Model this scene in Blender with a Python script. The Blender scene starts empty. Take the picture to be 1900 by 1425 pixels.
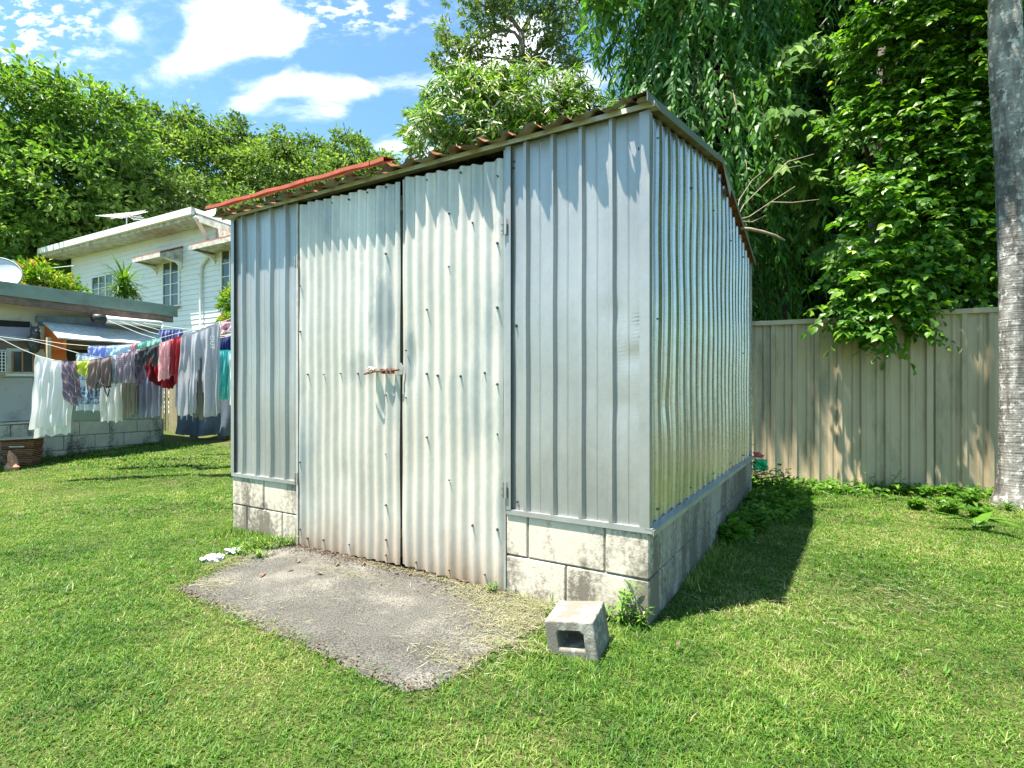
import bpy, math, random
import numpy as np
from mathutils import Vector, Matrix
random.seed(7)
sc = bpy.context.scene
COL = sc.collection
R = math.radians
F = 992.0            # focal length of the 1900 px wide photograph, in its pixels
HZ = 730.0           # horizon row

# ------------------------------------------------------------------ helpers
def rng_(s): return np.random.default_rng(s)

def tag(o, label=None, cat=None, group=None, kind=None):
    if label: o['label'] = label
    if cat: o['category'] = cat
    if group: o['group'] = group
    if kind: o['kind'] = kind
    return o

def empty(name, loc=(0, 0, 0), rz=0.0):
    o = bpy.data.objects.new(name, None); COL.objects.link(o)
    o.location = loc; o.rotation_euler = (0, 0, rz); o.empty_display_size = .1
    return o

def link_mesh(name, me, mat, parent=None, smooth=False):
    o = bpy.data.objects.new(name, me); COL.objects.link(o)
    if parent is not None: o.parent = parent
    for m in (mat if isinstance(mat, (list, tuple)) else [mat]): me.materials.append(m)
    me.polygons.foreach_set('use_smooth', np.full(len(me.polygons), bool(smooth)))
    return o

def copy_tree(o, parent=None):
    c = o.copy(); COL.objects.link(c)
    if parent is not None: c.parent = parent
    for ch in [x for x in bpy.data.objects if x.parent == o and x != c]: copy_tree(ch, c)
    return c

def np_mesh(name, V, F, attrs=None):
    """V (n,3); F (m,k) one polygon size, or list of such arrays; attrs {name: per-vertex float}"""
    me = bpy.data.meshes.new(name)
    if not isinstance(F, list): F = [F]
    V = np.asarray(V, dtype=np.float32)
    me.vertices.add(len(V)); me.vertices.foreach_set('co', V.ravel())
    flat = np.concatenate([f.ravel() for f in F]).astype(np.int32)
    sizes = np.concatenate([np.full(len(f), f.shape[1], dtype=np.int32) for f in F])
    starts = np.concatenate([[0], np.cumsum(sizes)[:-1]]).astype(np.int32)
    me.loops.add(len(flat)); me.loops.foreach_set('vertex_index', flat)
    me.polygons.add(len(sizes)); me.polygons.foreach_set('loop_start', starts); me.polygons.foreach_set('loop_total', sizes)
    for k, a in (attrs or {}).items():
        at = me.attributes.new(k, 'FLOAT', 'POINT'); at.data.foreach_set('value', np.asarray(a, dtype=np.float32))
    me.update(calc_edges=True)
    return me

class MB:
    """collects shapes, builds ONE mesh"""
    def __init__(s): s.v = []; s.f = []
    def add(s, vs, fs):
        n = len(s.v); s.v += [tuple(v) for v in vs]; s.f += [tuple(n + i for i in f) for f in fs]; return s
    def box(s, x0, x1, y0, y1, z0, z1, M=None):
        vs = [Vector((x, y, z)) for z in (z0, z1) for y in (y0, y1) for x in (x0, x1)]
        if M is not None: vs = [M @ v for v in vs]
        return s.add(vs, [(0, 2, 3, 1), (4, 5, 7, 6), (0, 1, 5, 4), (2, 6, 7, 3), (0, 4, 6, 2), (1, 3, 7, 5)])
    def bbox(s, x0, x1, y0, y1, z0, z1, b=.004, M=None):
        """box with chamfered edges"""
        bm_v = []; 
        X = (x0, x1); Y = (y0, y1); Z = (z0, z1)
        idx = {}
        for i in (0, 1):
            for j in (0, 1):
                for k in (0, 1):
                    sx = 1 if i == 0 else -1; sy = 1 if j == 0 else -1; sz = 1 if k == 0 else -1
                    for a, off in (('x', (0, b, b)), ('y', (b, 0, b)), ('z', (b, b, 0))):
                        v = Vector((X[i] + sx * off[0], Y[j] + sy * off[1], Z[k] + sz * off[2]))
                        idx[(i, j, k, a)] = len(bm_v); bm_v.append(M @ v if M is not None else v)
        fs = []
        for i in (0, 1): fs.append([idx[(i, j, k, 'x')] for j, k in ((0, 0), (0, 1), (1, 1), (1, 0))])
        for j in (0, 1): fs.append([idx[(i, j, k, 'y')] for i, k in ((0, 0), (1, 0), (1, 1), (0, 1))])
        for k in (0, 1): fs.append([idx[(i, j, k, 'z')] for i, j in ((0, 0), (0, 1), (1, 1), (1, 0))])
        for j in (0, 1):
            for k in (0, 1): fs.append([idx[(0, j, k, 'y')], idx[(1, j, k, 'y')], idx[(1, j, k, 'z')], idx[(0, j, k, 'z')]])
        for i in (0, 1):
            for k in (0, 1): fs.append([idx[(i, 0, k, 'x')], idx[(i, 1, k, 'x')], idx[(i, 1, k, 'z')], idx[(i, 0, k, 'z')]])
        for i in (0, 1):
            for j in (0, 1): fs.append([idx[(i, j, 0, 'x')], idx[(i, j, 1, 'x')], idx[(i, j, 1, 'y')], idx[(i, j, 0, 'y')]])
        for i in (0, 1):
            for j in (0, 1):
                for k in (0, 1): fs.append([idx[(i, j, k, a)] for a in 'xyz'])
        return s.add(bm_v, fs)
    def prism(s, poly, axis, a0, a1):
        """poly list of 2D, extruded along axis ('x': poly is (y,z); 'y': (x,z); 'z': (x,y))"""
        def mk(p, a):
            return {'x': (a, p[0], p[1]), 'y': (p[0], a, p[1]), 'z': (p[0], p[1], a)}[axis]
        n = len(poly)
        vs = [mk(p, a0) for p in poly] + [mk(p, a1) for p in poly]
        fs = [tuple(range(n))[::-1], tuple(range(n, 2 * n))] + [(i, (i + 1) % n, n + (i + 1) % n, n + i) for i in range(n)]
        return s.add(vs, fs)
    def tube(s, pts, rad, n=8, cap=True):
        pts = [Vector(p) for p in pts]
        if not isinstance(rad, (list, tuple)): rad = [rad] * len(pts)
        base = len(s.v); up = None
        for i, p in enumerate(pts):
            t = (pts[min(i + 1, len(pts) - 1)] - pts[max(i - 1, 0)]).normalized()
            if up is None:
                up = Vector((0, 0, 1)) if abs(t.z) < .9 else Vector((1, 0, 0))
            a = t.cross(up).normalized(); b = t.cross(a).normalized(); up = -b if False else up
            for k in range(n):
                q = 2 * math.pi * k / n
                s.v.append(tuple(p + (a * math.cos(q) + b * math.sin(q)) * rad[i]))
        for i in range(len(pts) - 1):
            for k in range(n):
                a0 = base + i * n + k; a1 = base + i * n + (k + 1) % n
                s.f.append((a0, a1, a1 + n, a0 + n))
        if cap:
            s.f.append(tuple(base + k for k in range(n))[::-1]); s.f.append(tuple(base + (len(pts) - 1) * n + k for k in range(n)))
        return s
    def build(s, name, mat, parent=None, smooth=False):
        me = bpy.data.meshes.new(name); me.from_pydata(s.v, [], s.f); me.update()
        import bmesh
        bm = bmesh.new(); bm.from_mesh(me); bmesh.ops.recalc_face_normals(bm, faces=bm.faces); bm.to_mesh(me); bm.free()
        return link_mesh(name, me, mat, parent, smooth)

class Frame:
    """a thing's own axes: origin (x, y) on the ground and a heading; y+ runs away from its face"""
    def __init__(s, ox, oy, ang, z=0.0): s.o = (ox, oy); s.a = ang; s.z = z; s.c = math.cos(ang); s.s = math.sin(ang)
    def world(s, x, y, z=0): return Vector((s.o[0] + s.c * x - s.s * y, s.o[1] + s.s * x + s.c * y, z))
    def pix(s, px, py, yo=0.0):
        """where the sight line of photo pixel px,py meets the plane local y = yo: local (x, z)"""
        k = (px - 950) / F; m = (HZ - py) / F
        # world = d*(k,1); local y = -s*(X-ox)+c*(Y-oy)
        d = (yo - s.s * s.o[0] + s.c * s.o[1]) / (-s.s * k + s.c)
        X, Y = d * k - s.o[0], d - s.o[1]
        return (s.c * X + s.s * Y, 1 + m * d)
    def root(s, name): return empty(name, (s.o[0], s.o[1], s.z), s.a)

def at(px, py, Y):
    return Vector(((px - 950) / F * Y, Y, 1 + (HZ - py) / F * Y))

def ss(a, b, x):
    t = np.clip((x - a) / (b - a), 0, 1); return t * t * (3 - 2 * t)

def gz(x, y):
    """height of the lawn"""
    x = np.asarray(x, dtype=float); y = np.asarray(y, dtype=float)
    left = ss(-.6, -3.5, x)
    h = .05 * np.clip(y - 5.5, 0, 6) * left
    h = h + .012 * np.sin(x * 1.7 + .4) * np.cos(y * 1.3) * ss(1.0, 4.0, np.hypot(x - .3, y - 2.8))
    h = h + 11.0 * ss(30, 52, y) * ss(14, -6, x)
    return h

# ------------------------------------------------------------------ materials
class NT:
    def __init__(s, name):
        s.m = bpy.data.materials.new(name); s.m.use_nodes = True; s.t = s.m.node_tree; s.t.nodes.clear()
        s.out = s.n('ShaderNodeOutputMaterial')
    def n(s, typ, **kw):
        nd = s.t.nodes.new(typ)
        for k, v in kw.items():
            if k == 'inp':
                for i, val in v.items():
                    if isinstance(val, bpy.types.NodeSocket): s.t.links.new(val, nd.inputs[i])
                    else: nd.inputs[i].default_value = val
            else: setattr(nd, k, v)
        return nd
    def l(s, a, b): s.t.links.new(a, b)
    def coord(s, kind='Object', scale=(1, 1, 1), loc=(0, 0, 0)):
        if kind == 'World': c = s.n('ShaderNodeNewGeometry').outputs['Position']
        else: c = s.n('ShaderNodeTexCoord').outputs[kind]
        return s.n('ShaderNodeMapping', inp={0: c, 3: scale, 1: loc}).outputs[0]
    def noise(s, vec, scale, detail=5, rough=.6, dist=0.0):
        return s.n('ShaderNodeTexNoise', inp={'Vector': vec, 'Scale': scale, 'Detail': detail, 'Roughness': rough, 'Distortion': dist}).outputs[0]
    def ramp(s, fac, stops, mode='LINEAR'):
        r = s.n('ShaderNodeValToRGB', inp={0: fac}); e = r.color_ramp; e.interpolation = mode
        while len(e.elements) < len(stops): e.elements.new(.5)
        for el, (p, c) in zip(e.elements, stops):
            el.position = p; el.color = (*(c if not isinstance(c, (int, float)) else (c, c, c)), 1)
        return r.outputs[0]
    def mix(s, fac, a, b, mode='MIX'):
        x = s.n('ShaderNodeMix', data_type='RGBA', blend_type=mode)
        for i, v in ((0, fac), (6, a), (7, b)):
            if isinstance(v, bpy.types.NodeSocket): s.l(v, x.inputs[i])
            elif i == 0: x.inputs[i].default_value = v
            else: x.inputs[i].default_value = (*v, 1)
        return x.outputs[2]
    def math(s, op, a, b=0.0, c=0.0, clamp=False):
        x = s.n('ShaderNodeMath', operation=op, use_clamp=clamp)
        for i, v in enumerate((a, b, c)):
            if isinstance(v, bpy.types.NodeSocket): s.l(v, x.inputs[i])
            else: x.inputs[i].default_value = v
        return x.outputs[0]
    def bump(s, h, strength=.3, dist=.01):
        return s.n('ShaderNodeBump', inp={'Height': h, 'Strength': strength, 'Distance': dist}).outputs[0]
    def pbsdf(s, col, rough=.6, metal=0.0, normal=None, spec=.5, **kw):
        b = s.n('ShaderNodeBsdfPrincipled')
        for k, v in (('Base Color', col), ('Roughness', rough), ('Metallic', metal), ('Specular IOR Level', spec), *kw.items()):
            if isinstance(v, bpy.types.NodeSocket): s.l(v, b.inputs[k])
            elif k == 'Base Color': b.inputs[k].default_value = (*v, 1)
            else: b.inputs[k].default_value = v
        if normal is not None: s.l(normal, b.inputs['Normal'])
        return b.outputs[0]
    def done(s, sh): s.l(sh, s.out.inputs[0]); return s.m
    def sep(s, vec):
        x = s.n('ShaderNodeSeparateXYZ', inp={0: vec}); return x.outputs

def paint(name, col, rough=.55, metal=0.0, var=.12, scale=6, dirt=None, dirt_amt=.5, dirt_scale=4, bump=.1, streak=1.0):
    t = NT(name); c = t.coord('Object')
    n1 = t.noise(c, scale, 6)
    lo = tuple(max(0, x * (1 - var)) for x in col); hi = tuple(min(1, x * (1 + var)) for x in col)
    k = t.ramp(n1, [(.3, lo), (.7, hi)])
    if dirt:
        c2 = t.coord('Object', scale=(1, 1, 1 / streak), loc=(3.1, 1.7, .4))
        n2 = t.noise(c2, dirt_scale, 8, .65)
        f = t.ramp(n2, [(max(0, .62 - dirt_amt * .3), 0.0), (min(1, .78 - dirt_amt * .15), 1.0)])
        k = t.mix(f, k, dirt)
    nb = t.noise(c, scale * 9, 4)
    return t.done(t.pbsdf(k, rough, metal, t.bump(nb, bump, .004)))

def leafmat(name, stops, rough=.5, transl=.35, spec=.3, tr_gain=1.5):
    t = NT(name)
    a = t.n('ShaderNodeAttribute', attribute_name='rnd').outputs['Fac']
    c = t.ramp(a, stops)
    b = t.pbsdf(c, rough, 0, None, spec)
    tc = t.mix(1.0, c, (tr_gain * .95, tr_gain * 1.15, tr_gain * .35), 'MULTIPLY')
    tr = t.n('ShaderNodeBsdfTranslucent', inp={0: tc}).outputs[0]
    m = t.n('ShaderNodeMixShader', inp={0: transl, 1: b, 2: tr}).outputs[0]
    return t.done(m)

M = {}
def galv(name, base, metal, rough, stain=None, stain_amt=.35, rust_z=None, spangle=90, patches=()):
    t = NT(name); c = t.coord('Object')
    v = t.n('ShaderNodeTexVoronoi', inp={'Vector': c, 'Scale': spangle}).outputs['Color']
    vs = t.sep(v)[0]
    n1 = t.noise(t.coord('Object', scale=(1, 1, .25)), 3.2, 6, .6)
    lo = tuple(x * .80 for x in base); hi = tuple(min(1, x * 1.1) for x in base)
    k = t.ramp(n1, [(.32, lo), (.68, hi)])
    k = t.mix(t.math('MULTIPLY', vs, .10), k, tuple(x * .45 for x in base))
    if stain:
        n2 = t.noise(t.coord('Object', scale=(1, 1, .45), loc=(5.3, 2, 1.1)), 2.1, 7, .62)
        f = t.ramp(n2, [(.60 - .2 * stain_amt, 0.0), (.74 - .1 * stain_amt, 1.0)])
        k = t.mix(t.math('MULTIPLY', f, .75), k, stain)
    for (px_, pz_, wx_, wz_, am_) in patches:
        X_, Y2_, Z_ = t.sep(t.n('ShaderNodeTexCoord').outputs['Object'])
        u_ = t.math('DIVIDE', t.math('SUBTRACT', X_, px_), wx_); v_ = t.math('DIVIDE', t.math('SUBTRACT', Z_, pz_), wz_)
        g_ = t.math('EXPONENT', t.math('MULTIPLY', t.math('ADD', t.math('MULTIPLY', u_, u_), t.math('MULTIPLY', v_, v_)), -1.0))
        nn_ = t.noise(t.coord('Object', scale=(1.6, 1, .5), loc=(2, 5, 8)), 8, 7, .65)
        f = t.ramp(t.math('ADD', g_, t.math('MULTIPLY', t.math('SUBTRACT', nn_, .5), 1.5)), [(.35, 0.0), (.75, am_)])
        k = t.mix(f, k, (.21, .25, .26))
    if rust_z:
        z = t.sep(t.n('ShaderNodeTexCoord').outputs['Object'])[2]
        n3 = t.noise(t.coord('Object', scale=(1, 1, .25), loc=(1, 2, 3)), 7, 6, .6)
        h = t.math('ADD', z, t.math('MULTIPLY', t.math('SUBTRACT', n3, .5), rust_z * 1.6))
        f = t.ramp(t.math('DIVIDE', h, rust_z), [(0.0, .80), (.4, .35), (.9, 0.0)])
        k = t.mix(f, k, (.36, .25, .16))
    rn = t.noise(c, 14, 4)
    rr = t.math('ADD', t.math('MULTIPLY', rn, .22), rough - .11)
    nb = t.noise(t.coord('Object', scale=(1, 1, .6)), 5.5, 3)
    return t.done(t.pbsdf(k, rr, metal, t.bump(nb, .35, .012)))

M['panel'] = galv('galvanised_panel', (.42, .42, .415), .5, .36, stain=(.36, .40, .42), stain_amt=.15)
M['side'] = galv('galvanised_side', (.62, .595, .55), .84, .26, stain=(.34, .33, .27), stain_amt=.3)
M['door'] = galv('corrugated_door', (.68, .63, .56), .30, .44, stain=(.27, .32, .34), stain_amt=.55, rust_z=.30, patches=[(-1.56, 1.45, .11, .30, .75), (-1.36, 1.20, .06, .20, .6), (-1.75, 1.15, .20, .12, .35)])
M['trim'] = galv('galvanised_trim', (.42, .43, .42), .4, .45, stain=(.3, .28, .24), stain_amt=.5)
M['trim_white'] = paint('weathered_pale_steel', (.56, .53, .49), .6, .2, .15, 9, (.22, .16, .12), .35, 6)

def rustmat():
    t = NT('rusty_roof_sheet'); c = t.coord('Object')
    n = t.noise(c, 9, 8, .68); n2 = t.noise(c, 40, 5, .6)
    k = t.ramp(n, [(.30, (.11, .030, .018)), (.48, (.28, .075, .035)), (.60, (.42, .16, .085)), (.76, (.45, .40, .35))])
    bf = t.n('ShaderNodeNewGeometry').outputs['Backfacing']
    k = t.mix(bf, k, t.ramp(n, [(.42, (.36, .33, .28)), (.62, (.22, .12, .08))]))
    return t.done(t.pbsdf(k, .75, .1, t.bump(n2, .4, .006)))
M['rust'] = rustmat()
M['roof_under'] = paint('pale_roof_underside', (.55, .50, .44), .6, .1, .15, 8, (.30, .13, .08), .75, 9)
M['red'] = paint('faded_red_flashing', (.52, .085, .045), .6, .0, .30, 14, (.36, .12, .05), .6, 22)
M['rust_iron'] = paint('rusted_iron', (.20, .095, .065), .7, .4, .35, 60, (.30, .19, .14), .5, 90)
M['screw'] = paint('dull_screw', (.12, .11, .10), .5, .6, .2, 90)
M['lock'] = paint('worn_padlock_steel', (.68, .67, .64), .35, .7, .1, 60, (.3, .12, .07), .3, 80)
M['black'] = paint('black_rubber', (.02, .02, .022), .5, 0, .1, 20)

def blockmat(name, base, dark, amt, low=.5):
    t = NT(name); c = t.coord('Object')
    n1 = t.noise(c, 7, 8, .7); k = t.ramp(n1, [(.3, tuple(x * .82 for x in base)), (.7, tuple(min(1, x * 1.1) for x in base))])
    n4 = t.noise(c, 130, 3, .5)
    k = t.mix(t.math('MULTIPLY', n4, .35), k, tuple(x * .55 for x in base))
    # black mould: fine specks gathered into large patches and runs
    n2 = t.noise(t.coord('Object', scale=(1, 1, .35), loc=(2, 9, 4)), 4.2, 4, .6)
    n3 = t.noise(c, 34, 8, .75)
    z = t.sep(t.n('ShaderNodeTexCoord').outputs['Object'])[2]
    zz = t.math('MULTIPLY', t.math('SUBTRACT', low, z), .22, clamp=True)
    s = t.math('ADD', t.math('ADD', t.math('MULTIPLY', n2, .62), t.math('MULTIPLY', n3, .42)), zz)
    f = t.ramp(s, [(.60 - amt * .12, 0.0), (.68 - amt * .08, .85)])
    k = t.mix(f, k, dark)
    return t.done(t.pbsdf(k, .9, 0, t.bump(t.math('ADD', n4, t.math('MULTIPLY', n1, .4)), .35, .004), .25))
M['block'] = blockmat('mouldy_concrete_block', (.68, .60, .49), (.12, .10, .078), .5)
M['block_shaded'] = blockmat('shaded_stained_block', (.42, .385, .32), (.12, .105, .085), .7)  # mould stains plus the right wall's shade put into a darker block colour
M['block_far'] = blockmat('old_block_base', (.62, .58, .47), (.05, .05, .045), .55)
M['loose_block'] = blockmat('weathered_grey_block', (.54, .50, .44), (.14, .125, .10), .2)
M['mortar'] = paint('grey_mortar', (.26, .24, .20), .95, 0, .2, 30, (.05, .05, .04), .5, 12, .4)

def slabmat():
    t = NT('worn_concrete_slab'); c = t.coord('Object')
    n1 = t.noise(c, 2.2, 7, .6); n2 = t.noise(c, 160, 3, .6)
    k = t.ramp(n1, [(.3, (.070, .068, .062)), (.52, (.108, .104, .094)), (.70, (.22, .205, .18))])
    ag = t.ramp(n2, [(.42, (.45, .45, .45)), (.5, (1, 1, 1)), (.62, (1.7, 1.65, 1.5))])
    k = t.mix(.85, k, ag, 'MULTIPLY')
    v = t.n('ShaderNodeTexVoronoi', feature='DISTANCE_TO_EDGE', inp={'Vector': t.coord('Object', loc=(.3, .2, 0)), 'Scale': .55, }).outputs[0]
    return t.done(t.pbsdf(k, .95, 0, t.bump(n2, .7, .004), .2))
M['slab'] = slabmat()

def groundmat():
    t = NT('lawn_soil'); c = t.coord('World')
    n1 = t.noise(c, 1.1, 6, .65); n2 = t.noise(c, 60, 5, .7); n3 = t.noise(c, 9, 5, .6)
    k = t.ramp(n2, [(.32, (.022, .035, .009)), (.5, (.07, .11, .022)), (.68, (.16, .19, .06))])
    st = t.ramp(n1, [(.42, 0.0), (.62, 1.0)])
    k = t.mix(t.math('MULTIPLY', st, .55), k, t.ramp(n2, [(.3, (.06, .045, .02)), (.7, (.24, .20, .10))]))
    return t.done(t.pbsdf(k, .95, 0, t.bump(n2, .8, .03), .1))
M['ground'] = groundmat()

def grassmat():
    t = NT('grass_blades')
    a = t.n('ShaderNodeAttribute', attribute_name='rnd').outputs['Fac']
    c = t.coord('World')
    n1 = t.noise(c, 1.25, 5, .62); n2 = t.noise(c, 6.5, 4, .6)
    s = t.math('ADD', t.math('ADD', a, t.math('MULTIPLY', t.math('SUBTRACT', n1, .475), 1.8)), t.math('MULTIPLY', t.math('SUBTRACT', n2, .5), .8))
    k = t.ramp(s, [(.02, (.030, .090, .012)), (.28, (.075, .185, .018)), (.54, (.150, .275, .032)), (.78, (.30, .34, .095)), (1, (.46, .40, .22))])
    b = t.pbsdf(k, .5, 0, None, .35)
    tr = t.n('ShaderNodeBsdfTranslucent', inp={0: t.mix(1.0, k, (1.25, 1.45, .5), 'MULTIPLY')}).outputs[0]
    return t.done(t.n('ShaderNodeMixShader', inp={0: .38, 1: b, 2: tr}).outputs[0])
M['grass'] = grassmat()
M['straw'] = leafmat('dry_clippings', [(0, (.15, .13, .07)), (.4, (.33, .28, .18)), (.6, (.20, .27, .08)), (.8, (.30, .30, .16)), (1, (.52, .47, .35))], .7, .15, .2, 1.1)

M['fence'] = paint('tan_fence_sheet', (.50, .395, .26), .5, .0, .07, 3, (.12, .115, .08), .35, 3, .12, streak=4)
def palmmat():
    t = NT('lichen_palm_bark'); c = t.coord('Object')
    z = t.sep(t.n('ShaderNodeTexCoord').outputs['Object'])[2]
    rings = t.noise(t.coord('Object', scale=(.8, .8, 34)), 1.6, 4, .6)
    n1 = t.noise(t.coord('Object', scale=(1, 1, .5)), 9, 7, .7)
    n2 = t.noise(t.coord('Object', scale=(1, 1, .8), loc=(4, 4, 4)), 22, 6, .62)
    k = t.ramp(n1, [(.34, (.10, .092, .085)), (.50, (.24, .225, .205)), (.66, (.40, .38, .35))])
    k = t.mix(t.ramp(rings, [(.52, 0.0), (.66, .40)]), k, (.07, .062, .055))
    k = t.mix(t.ramp(n2, [(.54, 0.0), (.60, .85)]), k, (.58, .57, .53))
    k = t.mix(t.math('MULTIPLY', t.ramp(t.noise(t.coord('Object', scale=(1, 1, .12), loc=(7, 1, 0)), 7, 5), [(.5, 0.0), (.6, 1.0)]), .6), k, (.045, .04, .036))
    return t.done(t.pbsdf(k, .9, 0, t.bump(t.math('ADD', rings, n2), .5, .02), .2))
M['palm'] = palmmat()
M['bark'] = paint('grey_brown_bark', (.20, .165, .125), .9, 0, .35, 12, (.07, .055, .04), .5, 9, .7, streak=3)
M['bark_dark'] = paint('dark_bark', (.055, .048, .038), .9, 0, .35, 12)  # darker bark colour for the trees beyond the fence
M['twig'] = paint('dry_branch', (.36, .27, .20), .85, 0, .25, 30, (.16, .11, .08), .4, 20, .4)

G = [(.0, (.020, .050, .008)), (.35, (.045, .100, .014)), (.7, (.085, .165, .022)), (1, (.15, .22, .04))]
M['lf_big'] = leafmat('fresh_green_leaves', [(0, (.042, .090, .018)), (.4, (.100, .185, .034)), (.8, (.185, .285, .060)), (1, (.32, .40, .15))])
M['lf_hill'] = leafmat('hill_tree_leaves', [(0, (.046, .080, .022)), (.4, (.108, .170, .042)), (.8, (.20, .27, .075)), (1, (.34, .39, .19))])
M['lf_dark'] = leafmat('dark_glossy_leaves', [(0, (.014, .045, .011)), (.5, (.036, .100, .020)), (.9, (.070, .165, .028)), (1, (.15, .26, .05))], .5, .25, .25)
M['lf_weep'] = leafmat('weeping_leaves', [(0, (.030, .100, .026)), (.45, (.075, .195, .036)), (.8, (.16, .32, .045)), (.94, (.34, .45, .08)), (1, (.46, .38, .15))], .45, .35, .3)
M['lf_broad'] = leafmat('broad_bright_leaves', [(0, (.030, .095, .012)), (.4, (.085, .20, .018)), (.75, (.19, .35, .026)), (.95, (.36, .50, .055)), (1, (.50, .50, .14))], .38, .38, .5)
M['lf_fish'] = leafmat('fishtail_leaflets', [(0, (.045, .100, .025)), (.6, (.10, .20, .04)), (1, (.20, .32, .07))], .6, .3, .15)
M['lf_bamboo'] = leafmat('pale_backed_narrow_leaves', [(0, (.035, .080, .012)), (.30, (.11, .22, .020)), (.55, (.22, .38, .035)), (.68, (.28, .28, .17)), (.9, (.58, .54, .42)), (1, (.62, .58, .46))], .45, .25, .5)
M['lf_tall'] = leafmat('olive_small_leaves', [(0, (.055, .085, .022)), (.5, (.125, .185, .045)), (.85, (.24, .30, .09)), (1, (.42, .40, .20))], .4, .3, .6)
M['lf_shrub'] = leafmat('garden_shrub_leaves', [(0, (.05, .11, .012)), (.5, (.13, .25, .02)), (.8, (.30, .36, .04)), (1, (.50, .20, .07))], .45, .35, .4)
M['lf_yucca'] = leafmat('strappy_leaves', [(0, (.05, .12, .015)), (.6, (.11, .22, .025)), (1, (.24, .33, .06))], .35, .2, .5)
M['lf_weed'] = leafmat('weed_leaves', [(0, (.045, .12, .012)), (.5, (.12, .26, .025)), (.9, (.25, .38, .05)), (1, (.45, .44, .18))], .45, .35, .4)

M['siding'] = paint('white_weatherboard', (.78, .77, .77), .55, 0, .04, 2, (.6, .58, .54), .05, 2.2, .1)
M['siding_old'] = paint('peeling_cream_board', (.56, .53, .47), .7, 0, .12, 5, (.20, .17, .14), .6, 5, .3)
M['white'] = paint('white_paint', (.80, .80, .77), .45, 0, .05, 5)
M['gutter'] = paint('white_gutter', (.78, .78, .74), .45, 0, .06, 6, (.35, .32, .27), .2, 7)
M['green_roof'] = paint('grey_green_fascia', (.26, .33, .29), .5, .2, .12, 3, (.18, .20, .18), .4, 3, .1)
M['oldwood'] = paint('grey_red_timber', (.27, .17, .13), .85, 0, .4, 7, (.11, .10, .09), .6, 4, .4, streak=.3)
M['timber'] = paint('pale_timber', (.52, .45, .31), .7, 0, .12, 8)
M['cream'] = paint('cream_fibro_wall', (.74, .68, .58), .75, 0, .06, 2, (.40, .36, .30), .3, 3)
M['grey_wall'] = paint('grey_painted_wall', (.46, .46, .48), .7, 0, .06, 2, (.2, .2, .2), .25, 3)
M['lav_wall'] = paint('lavender_grey_panel', (.38, .36, .48), .6, 0, .08, 3)
M['sage'] = paint('sage_green_panel', (.36, .42, .32), .7, 0, .05, 2, (.24, .28, .22), .3, 3)
M['green_dark'] = paint('dull_green_panel', (.20, .25, .18), .7, 0, .05, 3)
M['blue_beam'] = paint('dull_blue_board', (.14, .19, .36), .6, 0, .1, 5)
M['grey_beam'] = paint('grey_green_board', (.20, .25, .26), .6, 0, .12, 5, (.12, .14, .14), .4, 8)
M['orange'] = paint('orange_paint', (.85, .19, .03), .5, 0, .06, 4)
M['orange_old'] = paint('faded_orange_strip', (.50, .21, .11), .7, 0, .2, 12)
M['awning'] = paint('weathered_white_awning', (.76, .74, .69), .7, 0, .10, 8, (.5, .47, .42), .55, 14, .2)
M['brown'] = paint('brown_lining', (.22, .15, .11), .8, 0, .15, 6)
M['dark'] = paint('interior_shade_fill', (.025, .022, .02), .8, 0, .3, 4)  # near-black colour standing in for the shade inside openings
M['grille'] = paint('off_white_plastic', (.62, .60, .53), .5, 0, .05, 9, (.35, .25, .18), .3, 12)
def glass(name, col):
    t = NT(name); c = t.coord('Object'); n = t.noise(c, 1.5, 2)
    return t.done(t.pbsdf(t.ramp(n, [(.3, tuple(x * .7 for x in col)), (.7, tuple(x * 1.3 for x in col))]), .12, 0, t.bump(n, .1, .02), .6))
M['glass'] = glass('dark_window_glass', (.045, .065, .06))
M['owl'] = paint('dark_grey_owl_plastic', (.055, .058, .062), .5, 0, .5, 40, (.30, .30, .30), .3, 30)
M['dish'] = paint('pale_dish', (.46, .48, .50), .45, .2, .04, 4)
M['dish_rim'] = paint('grey_dish_rim', (.16, .19, .22), .5, .3, .05, 4)
M['alu'] = paint('antenna_metal', (.62, .62, .60), .4, .6, .1, 9)
def wicker():
    t = NT('brown_wicker'); c = t.coord('Object')
    w = t.n('ShaderNodeTexWave', bands_direction='Z', inp={'Vector': c, 'Scale': 11, 'Distortion': 3.5, 'Detail': 3}).outputs[1]
    k = t.ramp(w, [(.15, (.045, .018, .010)), (.5, (.20, .075, .030)), (.85, (.40, .20, .10))])
    return t.done(t.pbsdf(k, .6, 0, t.bump(w, .8, .01), .4))
M['wicker'] = wicker()
M['tarp'] = paint('blue_grey_tarpaulin', (.10, .13, .16), .6, 0, .2, 3, (.16, .18, .34), .4, 2, .3)
M['plastic_white'] = paint('white_plastic_bag', (.80, .80, .82), .4, 0, .04, 10)
M['plastic_green'] = paint('green_plastic', (.02, .40, .16), .4, 0, .2, 10)
M['plastic_pink'] = paint('pink_plastic', (.62, .16, .18), .5, 0, .15, 20)
M['cord'] = paint('white_cord', (.70, .69, .64), .6, 0, .1, 10)
M['terracotta'] = paint('terracotta', (.45, .20, .12), .8, 0, .3, 25, (.62, .48, .40), .4, 30)
M['dead'] = paint('dead_leaf_brown', (.12, .08, .055), .7, 0, .5, 60, (.28, .21, .15), .4, 60)
M['hoodtile'] = paint('rusty_hood_sheet', (.34, .13, .085), .7, .1, .3, 10, (.20, .16, .14), .5, 9)
M['paling'] = paint('pale_paling', (.50, .44, .30), .8, 0, .2, 6)

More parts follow.
